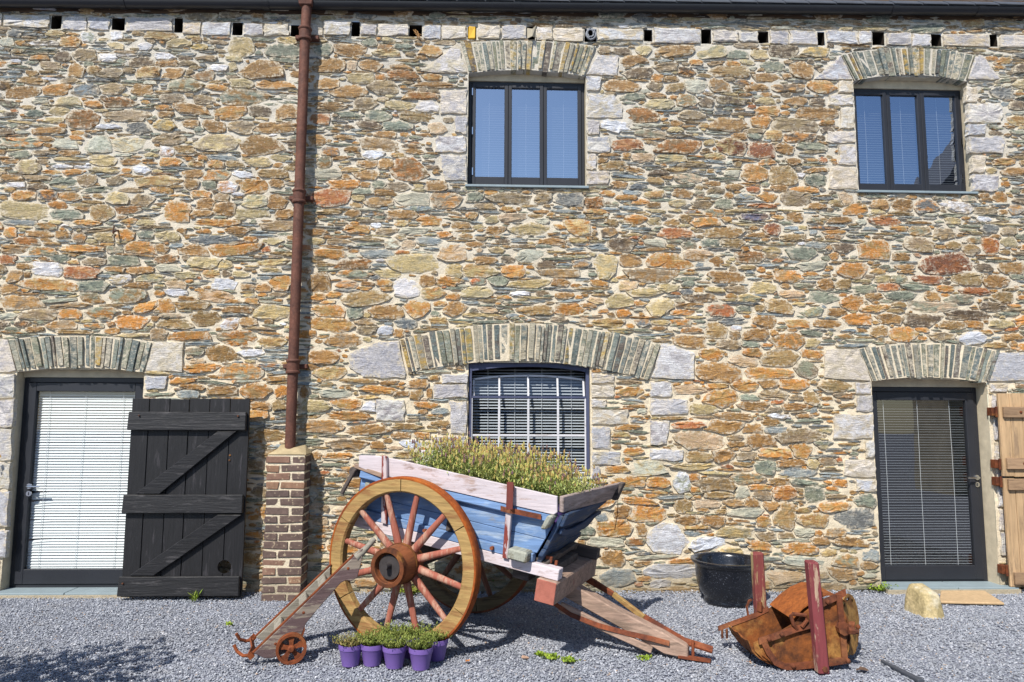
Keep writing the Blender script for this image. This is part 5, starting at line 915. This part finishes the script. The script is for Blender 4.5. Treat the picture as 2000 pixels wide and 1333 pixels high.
for t_, z_ in ((.435,.395),(.305,.27),(.135,.105)):
    tp('cross_slat', GREYW, lambda q: q.beam((t_,.02,z_+z0t),(t_,.342,z_+z0t), .07, .03, up=(-.7,0,.72)), .006)
tp('toe_iron', TIRON, lambda q: q.strap([(-.025,-.03,.0+z0t),(-.05,-.02,-.025+z0t),(-.03,.18,-.03+z0t),(-.05,.37,-.02+z0t),(-.025,.39,.0+z0t)], .04, .012, (-.6,0,.8)), 0)
tp('toe_hook', TIRON, lambda q: q.tube([(-.035,.0,-.018+z0t),(-.09,.02,-.022+z0t),(-.13,.05,.0+z0t),(-.155,.06,.045+z0t)], .012, 7), 0); tp('toe_hook', TIRON, lambda q: q.tube([(-.035,.36,-.018+z0t),(-.09,.35,-.022+z0t),(-.13,.33,.0+z0t),(-.155,.32,.045+z0t)], .012, 7), 0)
tp('axle', TIRON, lambda q: q.tube([(.225,-.075,.103),(.225,.43,.103)], .013, 8), 0)
for y_ in (-.048, .408):
    rim = MB(); rim.lathe([(.084,-.02),(.103,-.022),(.103,.022),(.084,.02)], 32, 'Y'); wl = obj('wheel', rim, TIRON, truck, ang=40, loc=(.225, y_, .103))
    for k in range(5):
        a = R(72*k+20); d = Vector((math.cos(a),0,math.sin(a))); tg = Vector((-d.z,0,d.x)); s = MB(); V = []
        for r_, w_ in ((.016,.014),(.045,.014),(.07,.022),(.088,.036)):
            for yy in (-.006,.006): V += [d*r_-tg*w_+Vector((0,yy,0)), d*r_+tg*w_+Vector((0,yy,0))]
        F = []
        for i in range(3):
            o0 = i*4; F += [(o0,o0+1,o0+5,o0+4),(o0+2,o0+6,o0+7,o0+3),(o0,o0+4,o0+6,o0+2),(o0+1,o0+3,o0+7,o0+5)]
        s.add(V, F); obj('spoke', s, TIRON, wl)
    s = MB(); s.lathe([(0,-.03),(.016,-.03),(.026,-.02),(.026,.02),(.0,.02)], 14, 'Y', closed=False); obj('hub', s, TIRON, wl, ang=40)
for t_, z_ in ((.60,.53),(.30,.245),(.12,.05)):
    tp('bolt', TIRON, lambda q: q.lathe([(0,-.010),(.010,-.007),(.012,0),(0,0)], 8, 'Y', (t_,-.018,z_+z0t)), 0)

# ---------------------------------------------------------------- purple pots of thyme by the wheel
THG = ((124,138,66),(140,150,76),(108,124,60),(150,156,84)); BRN = ((150,134,82),(134,128,76),(120,110,66),(140,142,80))
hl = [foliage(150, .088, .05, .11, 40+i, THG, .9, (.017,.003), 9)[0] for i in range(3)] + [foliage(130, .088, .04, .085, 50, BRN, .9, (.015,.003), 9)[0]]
HP = [potted('potted_thyme', '', 'potted plant', 'purple pots by the cart wheel', .058, .084, .145, hl[i], None) for i in (0,1,2,3)]
front = [(681,1305,3,'brownish short thyme in a purple pot, nearest the sack truck wheel'),(724,1304,0,'purple pot of green thyme, second from the sack truck'),(768,1309,1,'purple pot of bushy green thyme, just left of the frontmost pot'),(820,1312,2,'frontmost purple pot of thyme at the right end of the front row')]
for px, py, i, lb in front:
    p = gr(px, py); HP[i].location = (p.x, p.y+.058, 0); HP[i]['label'] = lb
for j, (i, dx, dy, lb) in enumerate(((0,-.70,-1.80,'green thyme pot in the back row behind the brownish thyme pot'),(1,-.54,-1.80,'green thyme pot in the back row behind the middle of the front row'),(2,-.355,-1.86,'purple thyme pot in the back row at the right against the wheel rim'))):
    dup(HP[i], (dx,dy,0), 1.3+j, lb, 'purple pots by the cart wheel')
# ---------------------------------------------------------------- glazed black planter
BGL = Mat('black_speckled_glaze', .16, .6); v_ = BGL.noise(120, 2); BGL.col(BGL.mix(BGL.step(v_, .66, .72), lin((22,25,32)), lin((120,126,140)))); v2 = BGL.noise(6, 4); BGL.l(BGL.step(v2, .3, .7, .10, .32), BGL.b.inputs['Roughness'])
pc = gr(1421, 1176); pp = thing('planter', 'big black glazed planter with flared rim standing by the wall', 'planter', (pc.x, -.385, 0))
q = MB(); q.lathe([(0,.0),(.205,.0),(.215,.012),(.212,.03),(.205,.045),(.215,.06),(.252,.11),(.277,.18),(.286,.27),(.288,.335),(.300,.355),(.322,.368),(.330,.380),(.326,.392),(.305,.396),(.285,.386),(.272,.36),(.265,.30),(.25,.27)], 56, closed=False); obj('bowl', q, BGL.m, pp, ang=60)
q = MB(); q.lathe([(0,.285),(.12,.29),(.262,.278)], 28, closed=False); obj('soil', q, SOIL, pp, norm=False)
# ---------------------------------------------------------------- rusty earth scoop with its two wooden handles
RU = rust('scoop_rust', (140,84,44), (78,50,36), (168,124,68), .85, .45); RUF = rust('scoop_flange_rust', (176,132,72), (112,72,42), (190,150,90), .85, .4); RUD = rust('scoop_strap_rust', (122,70,46), (80,50,40), (150,98,64), .85, .4); RUO = rust('scoop_cover_rust', (158,92,46), (124,70,38), (170,112,62), .8, .3)
MAR = wood('maroon_post_paint', (126,62,66), (176,150,128), .28, 2, .75, .3, deep=(150,112,84), bump=.4, soft=.04, kind='World'); MARP = wood('flaked_post_paint', (128,66,64), (168,148,108), .36, 2, .8, .3, bump=.5, soft=.05, kind='World')
scoop = thing('earth_scoop', 'rusty iron earth scoop lying on the gravel with two maroon wooden posts', 'earth scoop', (2.25, -1.93, 0)); sb = Vector(scoop.location)
def sp(name, mat_, fn, bevel=0.0, **k):
    q = MB(); fn(q); q.v = [(a-sb.x,b-sb.y,c-sb.z) for a,b,c in q.v]; return obj(name, q, mat_, scoop, bevel=bevel, **k)
Yn, Yf = -2.10, -1.70
def sk(x, y): return x-.02*(y-Yn)                                   # the far side sits a touch to the left
def sheet(q, prof, y0, y1, th=.010, ny=6, wob=.004, seed=1):
    rg = random.Random(seed); m_ = len(prof); V = []; F = []
    nr = []
    for i in range(m_):
        a = prof[max(0,i-1)]; b = prof[min(m_-1,i+1)]; d = Vector((b[0]-a[0], b[1]-a[1])).normalized(); nr.append((-d.y, d.x))
    for s_ in (0, 1):
        for j in range(ny+1):
            y = y0+(y1-y0)*j/ny
            for i, (x, z) in enumerate(prof):
                w = rg.gauss(0, wob) if s_ == 0 else 0; V.append((sk(x,y)+nr[i][0]*th*s_, y, max(.002, z+nr[i][1]*th*s_+w)))
    n1 = (ny+1)*m_
    for s_ in (0, 1):
        for j in range(ny):
            for i in range(m_-1):
                f = (s_*n1+j*m_+i, s_*n1+j*m_+i+1, s_*n1+(j+1)*m_+i+1, s_*n1+(j+1)*m_+i); F.append(f if s_ else f[::-1])
    ed_ = [j*m_ for j in range(ny+1)], [j*m_+m_-1 for j in range(ny+1)], list(range(m_)), [ny*m_+i for i in range(m_)]
    for e in ed_:
        for a, b in zip(e[:-1], e[1:]): F.append((a, b, b+n1, a+n1))
    q.add(V, F)
sp('bowl', RU, lambda q: sheet(q, [(1.80,.175),(1.825,.115),(1.87,.065),(1.94,.028),(2.04,.012),(2.2,.008),(2.36,.012),(2.45,.04),(2.50,.11),(2.52,.20),(2.51,.31),(2.47,.40)], Yn+.012, Yf, seed=2), ang=35)
sp('cover', RUO, lambda q: sheet(q, [(2.125,.315),(2.20,.385),(2.29,.445),(2.37,.475),(2.44,.470),(2.50,.43)], Yn+.03, Yf, seed=4), ang=35)
def side(q, y, t):
    P = [(1.83,.17),(1.84,.12),(1.90,.06),(2.0,.025),(2.36,.02),(2.44,.05),(2.485,.12),(2.50,.22),(2.485,.34),(2.43,.455),(2.36,.46),(2.28,.43),(2.20,.375),(2.13,.305),(2.0,.235)]
    q.prism(P, y, y+t, lambda x,z,yy: (sk(x,yy), yy, z))
sp('side_plate', RU, lambda q: side(q, Yn, .010)); sp('side_plate', RU, lambda q: side(q, Yf-.010, .010))
sp('rim_bar', RUD, lambda q: q.strap([(1.865,Yn-.012,.185),(2.0,Yn-.012,.225),(2.13,Yn-.012,.268),(2.26,Yn-.012,.30)], .042, .022, (0,.25,1)))
sp('rim_bar', RUD, lambda q: q.strap([(1.72,Yf,.150),(1.80,Yf,.178),(2.0,Yf,.245),(2.10,Yf,.290)], .034, .024, (0,.25,1)))
sp('frame_strap', RUD, lambda q: q.strap([(1.895,Yn-.02,.185),(1.925,Yn-.02,.12),(1.975,Yn-.02,.05),(2.04,Yn-.02,.022),(2.10,Yn-.02,.022),(2.30,Yn-.02,.040),(2.47,Yn-.02,.062)], .024, .040, (0,1,0)))
sp('frame_strap', RUD, lambda q: q.strap([(2.455,Yn-.02,.045),(2.448,Yn-.02,.25),(2.432,Yn-.02,.495)], .040, .016, (1,0,0)))
sp('frame_strap', RUD, lambda q: q.strap([(2.29,Yn-.012,.425),(2.38,Yn-.012,.462),(2.485,Yn-.012,.510)], .045, .020, (0,.2,1)))
sp('handle_loop', RUD, lambda q: q.tube([(2.13,Yn-.02,.27),(2.105,Yn-.03,.30),(2.085,Yn-.03,.36),(2.10,Yn-.03,.372),(2.19,Yn-.03,.362),(2.20,Yn-.03,.33),(2.16,Yn-.03,.285)], .013, 7))
sp('handle_loop', RUD, lambda q: q.strap([(1.955,Yf+.02,.235),(1.945,Yf+.02,.30),(1.965,Yf+.02,.345),(1.985,Yf+.02,.352)], .018, .012, (0,1,0)))
sp('lug', RUD, lambda q: q.tube([(2.035,Yf-.0,.275),(2.04,Yf-.0,.34)], [.024,.017], 7))
def disc(q):
    rg = random.Random(6); c0 = Vector((2.575,-1.96,.25)); n_ = Vector((.72,-.69,.05)).normalized(); a = n_.cross(Vector((0,0,1))).normalized(); b = a.cross(n_); K = 40; rr = [.0,.10,.165,.185,.208]; V = []
    for s_ in (0,1):
        for r_ in rr:
            for k in range(K):
                t = 2*math.pi*k/K; w = r_*(1+(rg.uniform(-.06,.01) if (r_ > .2 and 20 < k < 34) else 0)); p = c0+a*math.cos(t)*w+b*math.sin(t)*w+n_*.010*s_; V.append((p.x,p.y,max(.003,p.z)))
    F = []; o1 = len(rr)*K; hole = {(2,k) for k in (2,3,6,9,10,13)}
    for i in range(len(rr)-1):
        for k in range(K):
            if (i,k) in hole: continue
            k2 = (k+1) % K; F.append((i*K+k,(i+1)*K+k,(i+1)*K+k2,i*K+k2)); F.append((o1+i*K+k,o1+i*K+k2,o1+(i+1)*K+k2,o1+(i+1)*K+k))
    for k in range(K): k2 = (k+1) % K; F.append((4*K+k,o1+4*K+k,o1+4*K+k2,4*K+k2))
    q.add(V, F)
sp('flange', RUF, disc, norm=False)
sp('hub_bolt', RUD, lambda q: (q.tube([(2.45,Yn-.055,.275),(2.45,Yn+.02,.275)], .045, 8), q.tube([(2.46,Yn-.075,.272),(2.50,Yn-.08,.270)], .026, 6), q.tube([(2.50,Yn-.08,.268),(2.525,Yn-.082,.267)], .016, 8)), ang=40)
for x, y, z in ((2.61,-2.02,.25),(1.93,Yn-.03,.205),(2.02,Yn-.03,.238),(2.35,Yn-.028,.45),(2.09,Yn-.035,.03),(2.47,Yn-.035,.06)): sp('rivet', RUD, lambda q: q.lathe([(0,-.016),(.014,-.010),(.018,.004),(0,.004)], 8, 'Y', (x,y,z)))
for dx in (0,.035): sp('hanging_bolt', RUD, lambda q: q.tube([(1.745+dx,Yf-.01,.15),(1.745+dx,Yf-.01,.085)], .009, 6)); 
for i, t in enumerate((.06,.20,.34,.48)):
    sp('lip_tooth', RU, lambda q: q.beam((1.83+.02*i,Yf-.03-t*.75,.10),(1.93+.03*i,Yf-.05-t*.75,.006),.05,.012,w1=.02), 0)
sp('post', MAR, lambda q: q.hexa([(2.228,-2.215,.0),(2.305,-2.215,.0),(2.305,-2.14,.0),(2.228,-2.14,.0),(2.193,-2.20,.728),(2.268,-2.20,.728),(2.268,-2.125,.735),(2.193,-2.125,.735)]), .008)
sp('post', MARP, lambda q: q.hexa([(2.03,Yf+.03,.0),(2.115,Yf+.03,.0),(2.115,Yf+.105,.0),(2.03,Yf+.105,.0),(2.01,Yf+.02,.685),(2.09,Yf+.02,.695),(2.09,Yf+.095,.695),(2.01,Yf+.095,.69)]), .010)
sp('post_iron', RUD, lambda q: q.tube([(2.27,-2.225,.035),(2.27,-2.20,.035)], .02, 6))
# ---------------------------------------------------------------- stone, mat, scraps
ST2 = Mat('mossy_boulder_stone', .9, .2); n_ = ST2.noise(9, 6, rough=.7); n2 = ST2.noise(40, 5); c_ = ST2.mix(ST2.step(n_, .42,.6), lin((196,178,136)), lin((156,142,104))); c_ = ST2.mix(ST2.step(ST2.noise(5,4,off=(4,2,2)), .55,.68), c_, lin((196,188,166))); ST2.col(ST2.mix(1.0, c_, ST2.grey(n2,.65,1.2), 'MULTIPLY')); ST2.bump(n2, .7, .008)
def boulder(name, loc, dims, seed, mat_, rot=0.0, sub=3, k=.20):
    import bmesh
    bm = bmesh.new(); bmesh.ops.create_icosphere(bm, subdivisions=sub, radius=1.0)
    for v in bm.verts:
        p = v.co.copy(); s_ = 1+k*mnoise.noise(p*1.3+Vector((seed,0,0)))+k*.45*mnoise.noise(p*3.1+Vector((0,seed,0)))+k*.2*mnoise.noise(p*7+Vector((0,0,seed)))
        q = Vector([math.copysign(abs(c)**.33, c) for c in p])*s_; tp_ = 1-.16*max(q.z,-.5); v.co = Vector((q.x*dims[0]*tp_, q.y*dims[1]*tp_, max(q.z+.18*q.y, -.55)*dims[2]))
    z0 = min(v.co.z for v in bm.verts)
    for v in bm.verts: v.co.z -= z0
    me = bpy.data.meshes.new(name); bm.to_mesh(me); bm.free(); o_ = obj(name, me, mat_, norm=False, ang=30); o_.location = loc; o_.rotation_euler = (0,0,rot); return o_
p = gr(1812, 1205); tag(boulder('boulder', (p.x+.05, p.y+.13, -.02), (.092,.145,.15), 8, ST2.m, R(4), 3, .09), 'rough mossy stone block lying on the gravel beside the doormat', 'stone')
COIR = plain('coir_doormat', (184,158,124), .95, .05, var=.18, scale=30, bump=.8); P = [gr(1834,1176,.02),gr(1962,1179,.02),gr(1924,1155,.02),gr(1838,1153,.02)]
q = MB(); c0 = sum(P, Vector())/4; q.hexa([(v.x-c0.x,v.y-c0.y,0.0) for v in P]+[(v.x-c0.x,v.y-c0.y,.022) for v in P]); m_ = obj('doormat', q, COIR, bevel=.006); m_.location = (c0.x,c0.y,0.003); tag(m_, 'pale brown coir doormat lying before the right glazed door', 'doormat')
p0, p1 = gr(1722,1294), gr(1800,1336); q = MB(); q.beam((0,0,.012),(p1.x-p0.x,p1.y-p0.y,.016),.02,.016,w1=.045,h1=.022); m_ = obj('metal_bar', q, plain('dark_steel',(72,76,84),.5,.4), bevel=.004); m_.location = (p0.x,p0.y,0); tag(m_, 'dark narrow metal bar lying on the gravel at bottom right', 'metal bar')
def leaf_scrap(name, px, py, col_, s_, lb, cat):
    p = gr(px,py); rg = random.Random(px); q = MB(); n_ = 9; V = [(0,0,.006)]
    for k in range(n_):
        t = 2*math.pi*k/n_; r_ = s_*rg.uniform(.6,1.1); V.append((r_*math.cos(t), r_*.7*math.sin(t), .004+rg.uniform(0,.014)))
    q.add(V, [(0,1+k,1+(k+1) % n_) for k in range(n_)]); m_ = obj(name, q, plain('dry_'+name+str(px), col_, .8, .2, var=.25, scale=40)); m_.location = (p.x,p.y,.006); tag(m_, lb, cat)
leaf_scrap('dead_leaf', 1683, 1312, (92,74,62), .045, 'dark curled dead leaf on the gravel below the earth scoop', 'leaf'); leaf_scrap('dead_leaf', 1463, 1297, (176,124,84), .02, 'small tan leaf scrap on the gravel left of the scoop', 'leaf'); leaf_scrap('dead_leaf', 1025, 1288, (170,140,120), .04, 'pale tan dead leaf on the gravel left of the two weeds', 'leaf'); leaf_scrap('dead_leaf', 913, 1295, (186,120,64), .022, 'small orange leaf scrap on the gravel below the cart wheel', 'leaf')
# things tucked into the putlog holes
def hole_at(i): h = PUT[i]; return (h[0]+h[1])/2, h[2], h[3], h[1]-h[0]
x, za, zb_, w_ = hole_at(7); q = MB(); q.hexa([(-w_*.42,-.012,0),(w_*.40,-.022,0),(w_*.40,.06,0),(-w_*.42,.06,0),(-w_*.36,-.02,zb_-za-.006),(w_*.42,-.006,zb_-za-.004),(w_*.42,.06,zb_-za-.004),(-w_*.36,.06,zb_-za-.006)]); m_ = obj('yellow_block', q, plain('yellow_foam',(214,172,70),.8,.2,var=.15), bevel=.006); m_.location = (x,0,za); tag(m_, 'yellow block plugging a putlog hole above the centre window', 'plug')
x, za, zb_, w_ = hole_at(8); LEAD = plain('weathered_sheet', (168,160,142), .7, .3, var=.2); m_ = thing('folded_sheet', 'folded grey sheet stuffed in the putlog hole left of the rope coil', 'sheet', (x,0,za))
for V in ([(-w_*.5,-.015,.0),(w_*.1,-.085,-.01),(w_*.1,-.075,.075),(-w_*.5,-.01,.12)], [(w_*.1,-.085,-.01),(w_*.55,-.02,.01),(w_*.6,-.05,.13),(w_*.1,-.075,.075)]):
    q = MB(); q.hexa([V[0],V[1],(V[1][0],V[1][1]+.008,V[1][2]),(V[0][0],V[0][1]+.008,V[0][2]),V[3],V[2],(V[2][0],V[2][1]+.008,V[2][2]),(V[3][0],V[3][1]+.008,V[3][2])]); obj('flap', q, LEAD, m_)
x, za, zb_, w_ = hole_at(9); q = MB(); rg = random.Random(5); pts = []
for i in range(90):
    t = i*.42; r_ = .026+.030*abs(math.sin(i*.11)); pts.append((x+r_*math.cos(t)*.95, -.02-.022*rg.random(), (za+zb_)/2+r_*1.15*math.sin(t)))
q.tube([(a-x,b,c-za) for a,b,c in pts], .0085, 6); m_ = obj('cable_coil', q, plain('grey_cable',(128,132,140),.6,.3), smooth=True); m_.location = (x,0,za); tag(m_, 'grey coil of cable pushed into a putlog hole above the centre window', 'cable coil')
x, za, zb_, w_ = hole_at(6); q = MB()
for i in range(7): q.tube([(rg.uniform(-.03,.0),.02,rg.uniform(.03,.09)),(rg.uniform(0,.04),-.03,rg.uniform(.0,.05)),(rg.uniform(.03,.07),-.05,rg.uniform(-.06,.0))], .003, 4)
m_ = obj('nest_straw', q, plain('straw',(150,116,78),.9,.1)); m_.location = (x,0,za); tag(m_, 'wisp of brown nest straw hanging from a putlog hole left of the centre window', 'straw')
q = MB(); p = at(232,455,-.0); q.tube([(0,.02,.03),(-.005,-.05,.005),(-.012,-.085,-.02),(.0,-.095,-.03)], .009, 6); q.tube([(-.012,-.085,-.02),(-.004,-.09,.05)], .006, 5); m_ = obj('wall_hook', q, NAIL); m_.location = (p.x,0,p.z); tag(m_, 'rusty iron hook sticking out of the wall left of the downpipe', 'hook')
# ---------------------------------------------------------------- weeds and creeper
def weed(px, py, rad, h, seed, lb, greens=((142,166,56),(122,148,52),(156,174,70)), n=60, z=0.0, wall=False, leaf=(.018,.008), name='weed', cat='weed'):
    f, _ = foliage(n, rad, h*.5, h, seed, greens, .9, leaf, 5); m_ = obj(name, f, LEAF, norm=False); p = at(px,py,-.05) if wall else gr(px,py); m_.location = (p.x,p.y,0.0); tag(m_, lb, cat); return m_
weed(1715,1154,.11,.09,1,'bright green weed clump growing at the left foot of the right door',n=110); weed(1076,1287,.026,.022,2,'left one of the two bright green weeds on the gravel in front of the drawbar'); weed(1111,1293,.028,.022,3,'right one of the two bright green weeds on the gravel in front of the drawbar'); weed(1055,1281,.018,.015,4,'tiny green sprout beside the two gravel weeds in front of the cart',n=24)
weed(800,1158,.16,.10,5,'yellow green weeds at the wall foot behind the near wheel spokes',((140,156,56),(120,140,50),(160,160,70)),120); weed(962,1150,.15,.16,6,'dark green weed at the wall foot under the cart body',((96,120,56),(110,130,60)),90); weed(379,1176,.022,.09,7,'thin green grass blade sprouting under the black plank door',n=10,leaf=(.05,.004)); weed(1262,1287,.03,.012,8,'flat green sprout on the gravel below the drawbar tip',n=24)
weed(447,1222,.012,.012,9,'tiny green seedling on the gravel right of the black door',n=14)
cr = MB(); st = MB(); rg = random.Random(12); x0_ = wx(4, 1000, -.05)
for k in range(2):
    pts = []; x = x0_-.16+rg.uniform(-.06,.04); z = .0
    while z < 1.25+.1*k: pts.append((x,-.05+rg.gauss(0,.006),z)); x = min(x0_-.02, x+rg.gauss(.004,.02)); z += .09
    st.tube(pts, .0025, 5)
    for p in pts:
        for _ in range(2 if p[2] > .25 else 0):
            c = tuple(v*rg.uniform(.7,1.2) for v in lin(rg.choice(((150,58,52),(132,60,46),(176,146,66),(128,134,66),(160,150,80))))); s_ = rg.uniform(.010,.024); o0 = Vector(p)+Vector((rg.gauss(0,.04),-.01-.02*rg.random(),rg.gauss(0,.04))); a = rg.uniform(0,6.28); d = Vector((math.cos(a),-.5,math.sin(a))); e = Vector((-math.sin(a),rg.uniform(-.4,.4),math.cos(a)))
            cr.add([o0-d*s_, o0+e*s_*.7, o0+d*s_, o0-e*s_*.7], [(0,1,2,3)], c)
vine = thing('creeper', 'red and yellow leaved creeper climbing the jamb at the left edge', 'creeper', (x0_-.1,-.05,0)); o0 = Vector(vine.location)
cr.v = [tuple(Vector(v)-o0) for v in cr.v]; st.v = [tuple(Vector(v)-o0) for v in st.v]; obj('foliage', cr, LEAF, vine, norm=False); obj('stem', st, BARED, vine)
# ---------------------------------------------------------------- loose gravel: instanced chips
def gravel():
    me = bpy.data.meshes.new('gravel'); nx, ny = 90, 30; V = []
    for j in range(ny+1):
        for i in range(nx+1):
            x, y = -5.3+11.2*i/nx, -3.4+3.394*j/ny; V.append((x, y, -.006+.011*mnoise.noise(Vector((x*1.6,y*2.6,.3)))+.004*mnoise.noise(Vector((x*6,y*7,1.7)))+(.016*max(0,1-abs(y)/.10))))
    me.from_pydata(V, [], [(j*(nx+1)+i,j*(nx+1)+i+1,(j+1)*(nx+1)+i+1,(j+1)*(nx+1)+i) for j in range(ny) for i in range(nx)]); me.update()
    o_ = bpy.data.objects.new('gravel', me); C.objects.link(o_); tag(o_, 'blue grey slate chippings covering the yard in front of the barn', 'gravel'); o_['kind'] = 'stuff'
    k = Mat('slate_chipping', .75, .3); oi = k.n('ShaderNodeObjectInfo'); rp = k.n('ShaderNodeValToRGB'); e = rp.color_ramp; e.interpolation = 'CONSTANT'
    cols = [(0,(138,142,151)),(.2,(150,154,163)),(.42,(162,166,174)),(.62,(144,149,158)),(.80,(174,177,186)),(.91,(122,126,135)),(.955,(202,203,208)),(.985,(172,152,134))]
    e.elements[0].position = 0; e.elements[0].color = (*lin(cols[0][1]),1); e.elements[1].position = cols[1][0]; e.elements[1].color = (*lin(cols[1][1]),1)
    for p_, c_ in cols[2:]: x_ = e.elements.new(p_); x_.color = (*lin(c_),1)
    k.l(oi.outputs['Random'], rp.inputs[0]); dn = k.noise(1.4, 5, (1,1,1), 'World', .65); k.col(k.mix(k.step(k.noise(2.3, 5, (1,1.6,1), 'World', .7, off=(4,4,0)), .54, .74, 0, .35), k.mix(1.0, rp.outputs[0], k.grey(dn, .84, 1.08), 'MULTIPLY'), lin((150,142,132))))
    ng = bpy.data.node_groups.new('chippings', 'GeometryNodeTree'); ng.interface.new_socket('Geometry', in_out='INPUT', socket_type='NodeSocketGeometry'); ng.interface.new_socket('Geometry', in_out='OUTPUT', socket_type='NodeSocketGeometry')
    N = lambda t: ng.nodes.new(t); L_ = ng.links.new
    gi, go = N('NodeGroupInput'), N('NodeGroupOutput'); ds = N('GeometryNodeDistributePointsOnFaces'); ds.inputs['Density'].default_value = 5200; ds.inputs['Seed'].default_value = 3
    ic = N('GeometryNodeMeshIcoSphere'); ic.inputs['Radius'].default_value = .0071; ic.inputs['Subdivisions'].default_value = 1
    sm = N('GeometryNodeSetMaterial'); sm.inputs['Material'].default_value = k.m; sh = N('GeometryNodeSetShadeSmooth'); sh.inputs['Shade Smooth'].default_value = False
    rs_ = N('FunctionNodeRandomValue'); rs_.data_type = 'FLOAT_VECTOR'; rs_.inputs[0].default_value = (.5,.45,.25); rs_.inputs[1].default_value = (1.65,1.25,.75)
    rr = N('FunctionNodeRandomValue'); rr.data_type = 'FLOAT_VECTOR'; rr.inputs[0].default_value = (-.6,-.6,0); rr.inputs[1].default_value = (.6,.6,6.283); rr.inputs['Seed'].default_value = 5
    rz = N('FunctionNodeRandomValue'); rz.data_type = 'FLOAT_VECTOR'; rz.inputs[0].default_value = (0,0,-.003); rz.inputs[1].default_value = (0,0,.007); rz.inputs['Seed'].default_value = 9
    sp_ = N('GeometryNodeSetPosition'); L_(rz.outputs[0], sp_.inputs['Offset'])
    ip = N('GeometryNodeInstanceOnPoints'); L_(gi.outputs[0], ds.inputs['Mesh']); L_(ds.outputs['Points'], sp_.inputs['Geometry']); L_(sp_.outputs[0], ip.inputs['Points']); L_(ic.outputs['Mesh'], sh.inputs['Geometry']); L_(sh.outputs[0], sm.inputs['Geometry']); L_(sm.outputs[0], ip.inputs['Instance'])
    L_(rs_.outputs[0], ip.inputs['Scale']); L_(rr.outputs[0], ip.inputs['Rotation'])
    jn = N('GeometryNodeJoinGeometry'); L_(ip.outputs[0], jn.inputs[0]); L_(jn.outputs[0], go.inputs[0])
    m_ = o_.modifiers.new('chippings', 'NODES'); m_.node_group = ng; me.materials.append(k.m)
sp('flange_axle', RUD, lambda q: q.tube([(2.46,-1.90,.255),(2.605,-1.985,.245)], .03, 8))
gravel()
# ---------------------------------------------------------------- beyond the frame: what throws the shadow at the left and what the panes mirror
sh, _ = foliage(260, .55, 1.3, 2.3, 77, ((84,104,52),(96,116,60),(74,92,48)), 1.0, (.075,.026), 12); shrub = thing('shrub', 'leafy shrub left of the camera, only its dappled shadow shows at bottom left', 'shrub', (-3.62,-3.42,0)); obj('foliage', sh, LEAF, shrub, norm=False, kind='stuff')
q = MB(); rg = random.Random(1)
for k in range(7):
    a = rg.uniform(0,6.28); q.tube([(.05*math.cos(a),.05*math.sin(a),0),(.15*math.cos(a),.15*math.sin(a),.7),(.36*math.cos(a),.36*math.sin(a),1.7)], [.02,.016,.006], 6)
obj('stem', q, BARED, shrub, kind='stuff')
OW = plain('opposite_wall_stone', (176,166,146), .95, .1, var=.3, scale=2, bump=.5); OR_ = plain('opposite_roof_slate', (70,72,80), .8, .2, var=.2)
def barnlike(label, x0, x1, y0, y1, he, hr, ridge):
    t = thing('outbuilding', label, 'building', ((x0+x1)/2,(y0+y1)/2,0)); w, d = (x1-x0)/2, (y1-y0)/2; q = MB(); q.box(-w,w,-d,d,-.05,he); obj('wall', q, OW, t)
    q = MB()
    if ridge == 'X': q.add([(-w-.2,-d-.3,he-.1),(w+.2,-d-.3,he-.1),(w+.2,d+.3,he-.1),(-w-.2,d+.3,he-.1),(-w-.2,0,hr),(w+.2,0,hr)], [(0,1,5,4),(2,3,4,5),(0,4,3),(1,2,5),(3,2,1,0)])
    else: q.add([(-w-.3,-d-.2,he-.1),(w+.3,-d-.2,he-.1),(w+.3,d+.2,he-.1),(-w-.3,d+.2,he-.1),(0,-d-.2,hr),(0,d+.2,hr)], [(0,4,5,3),(1,2,5,4),(0,1,4),(2,3,5),(3,2,1,0)])
    obj('roof', q, OR_, t)
    q = MB(); q.box(-.6,.6,d+.01,d+.06,0,2.1); obj('door', q, ANTH, t)
barnlike('long stone outbuilding across the yard, mirrored in the panes', -9, 9.5, -24, -19, 3.6, 6.0, 'X'); barnlike('tall house with dark slate roof across the yard, mirrored in the right panes', 10.3, 18.3, -9.4, -8, 6.8, 11.6, 'Y')
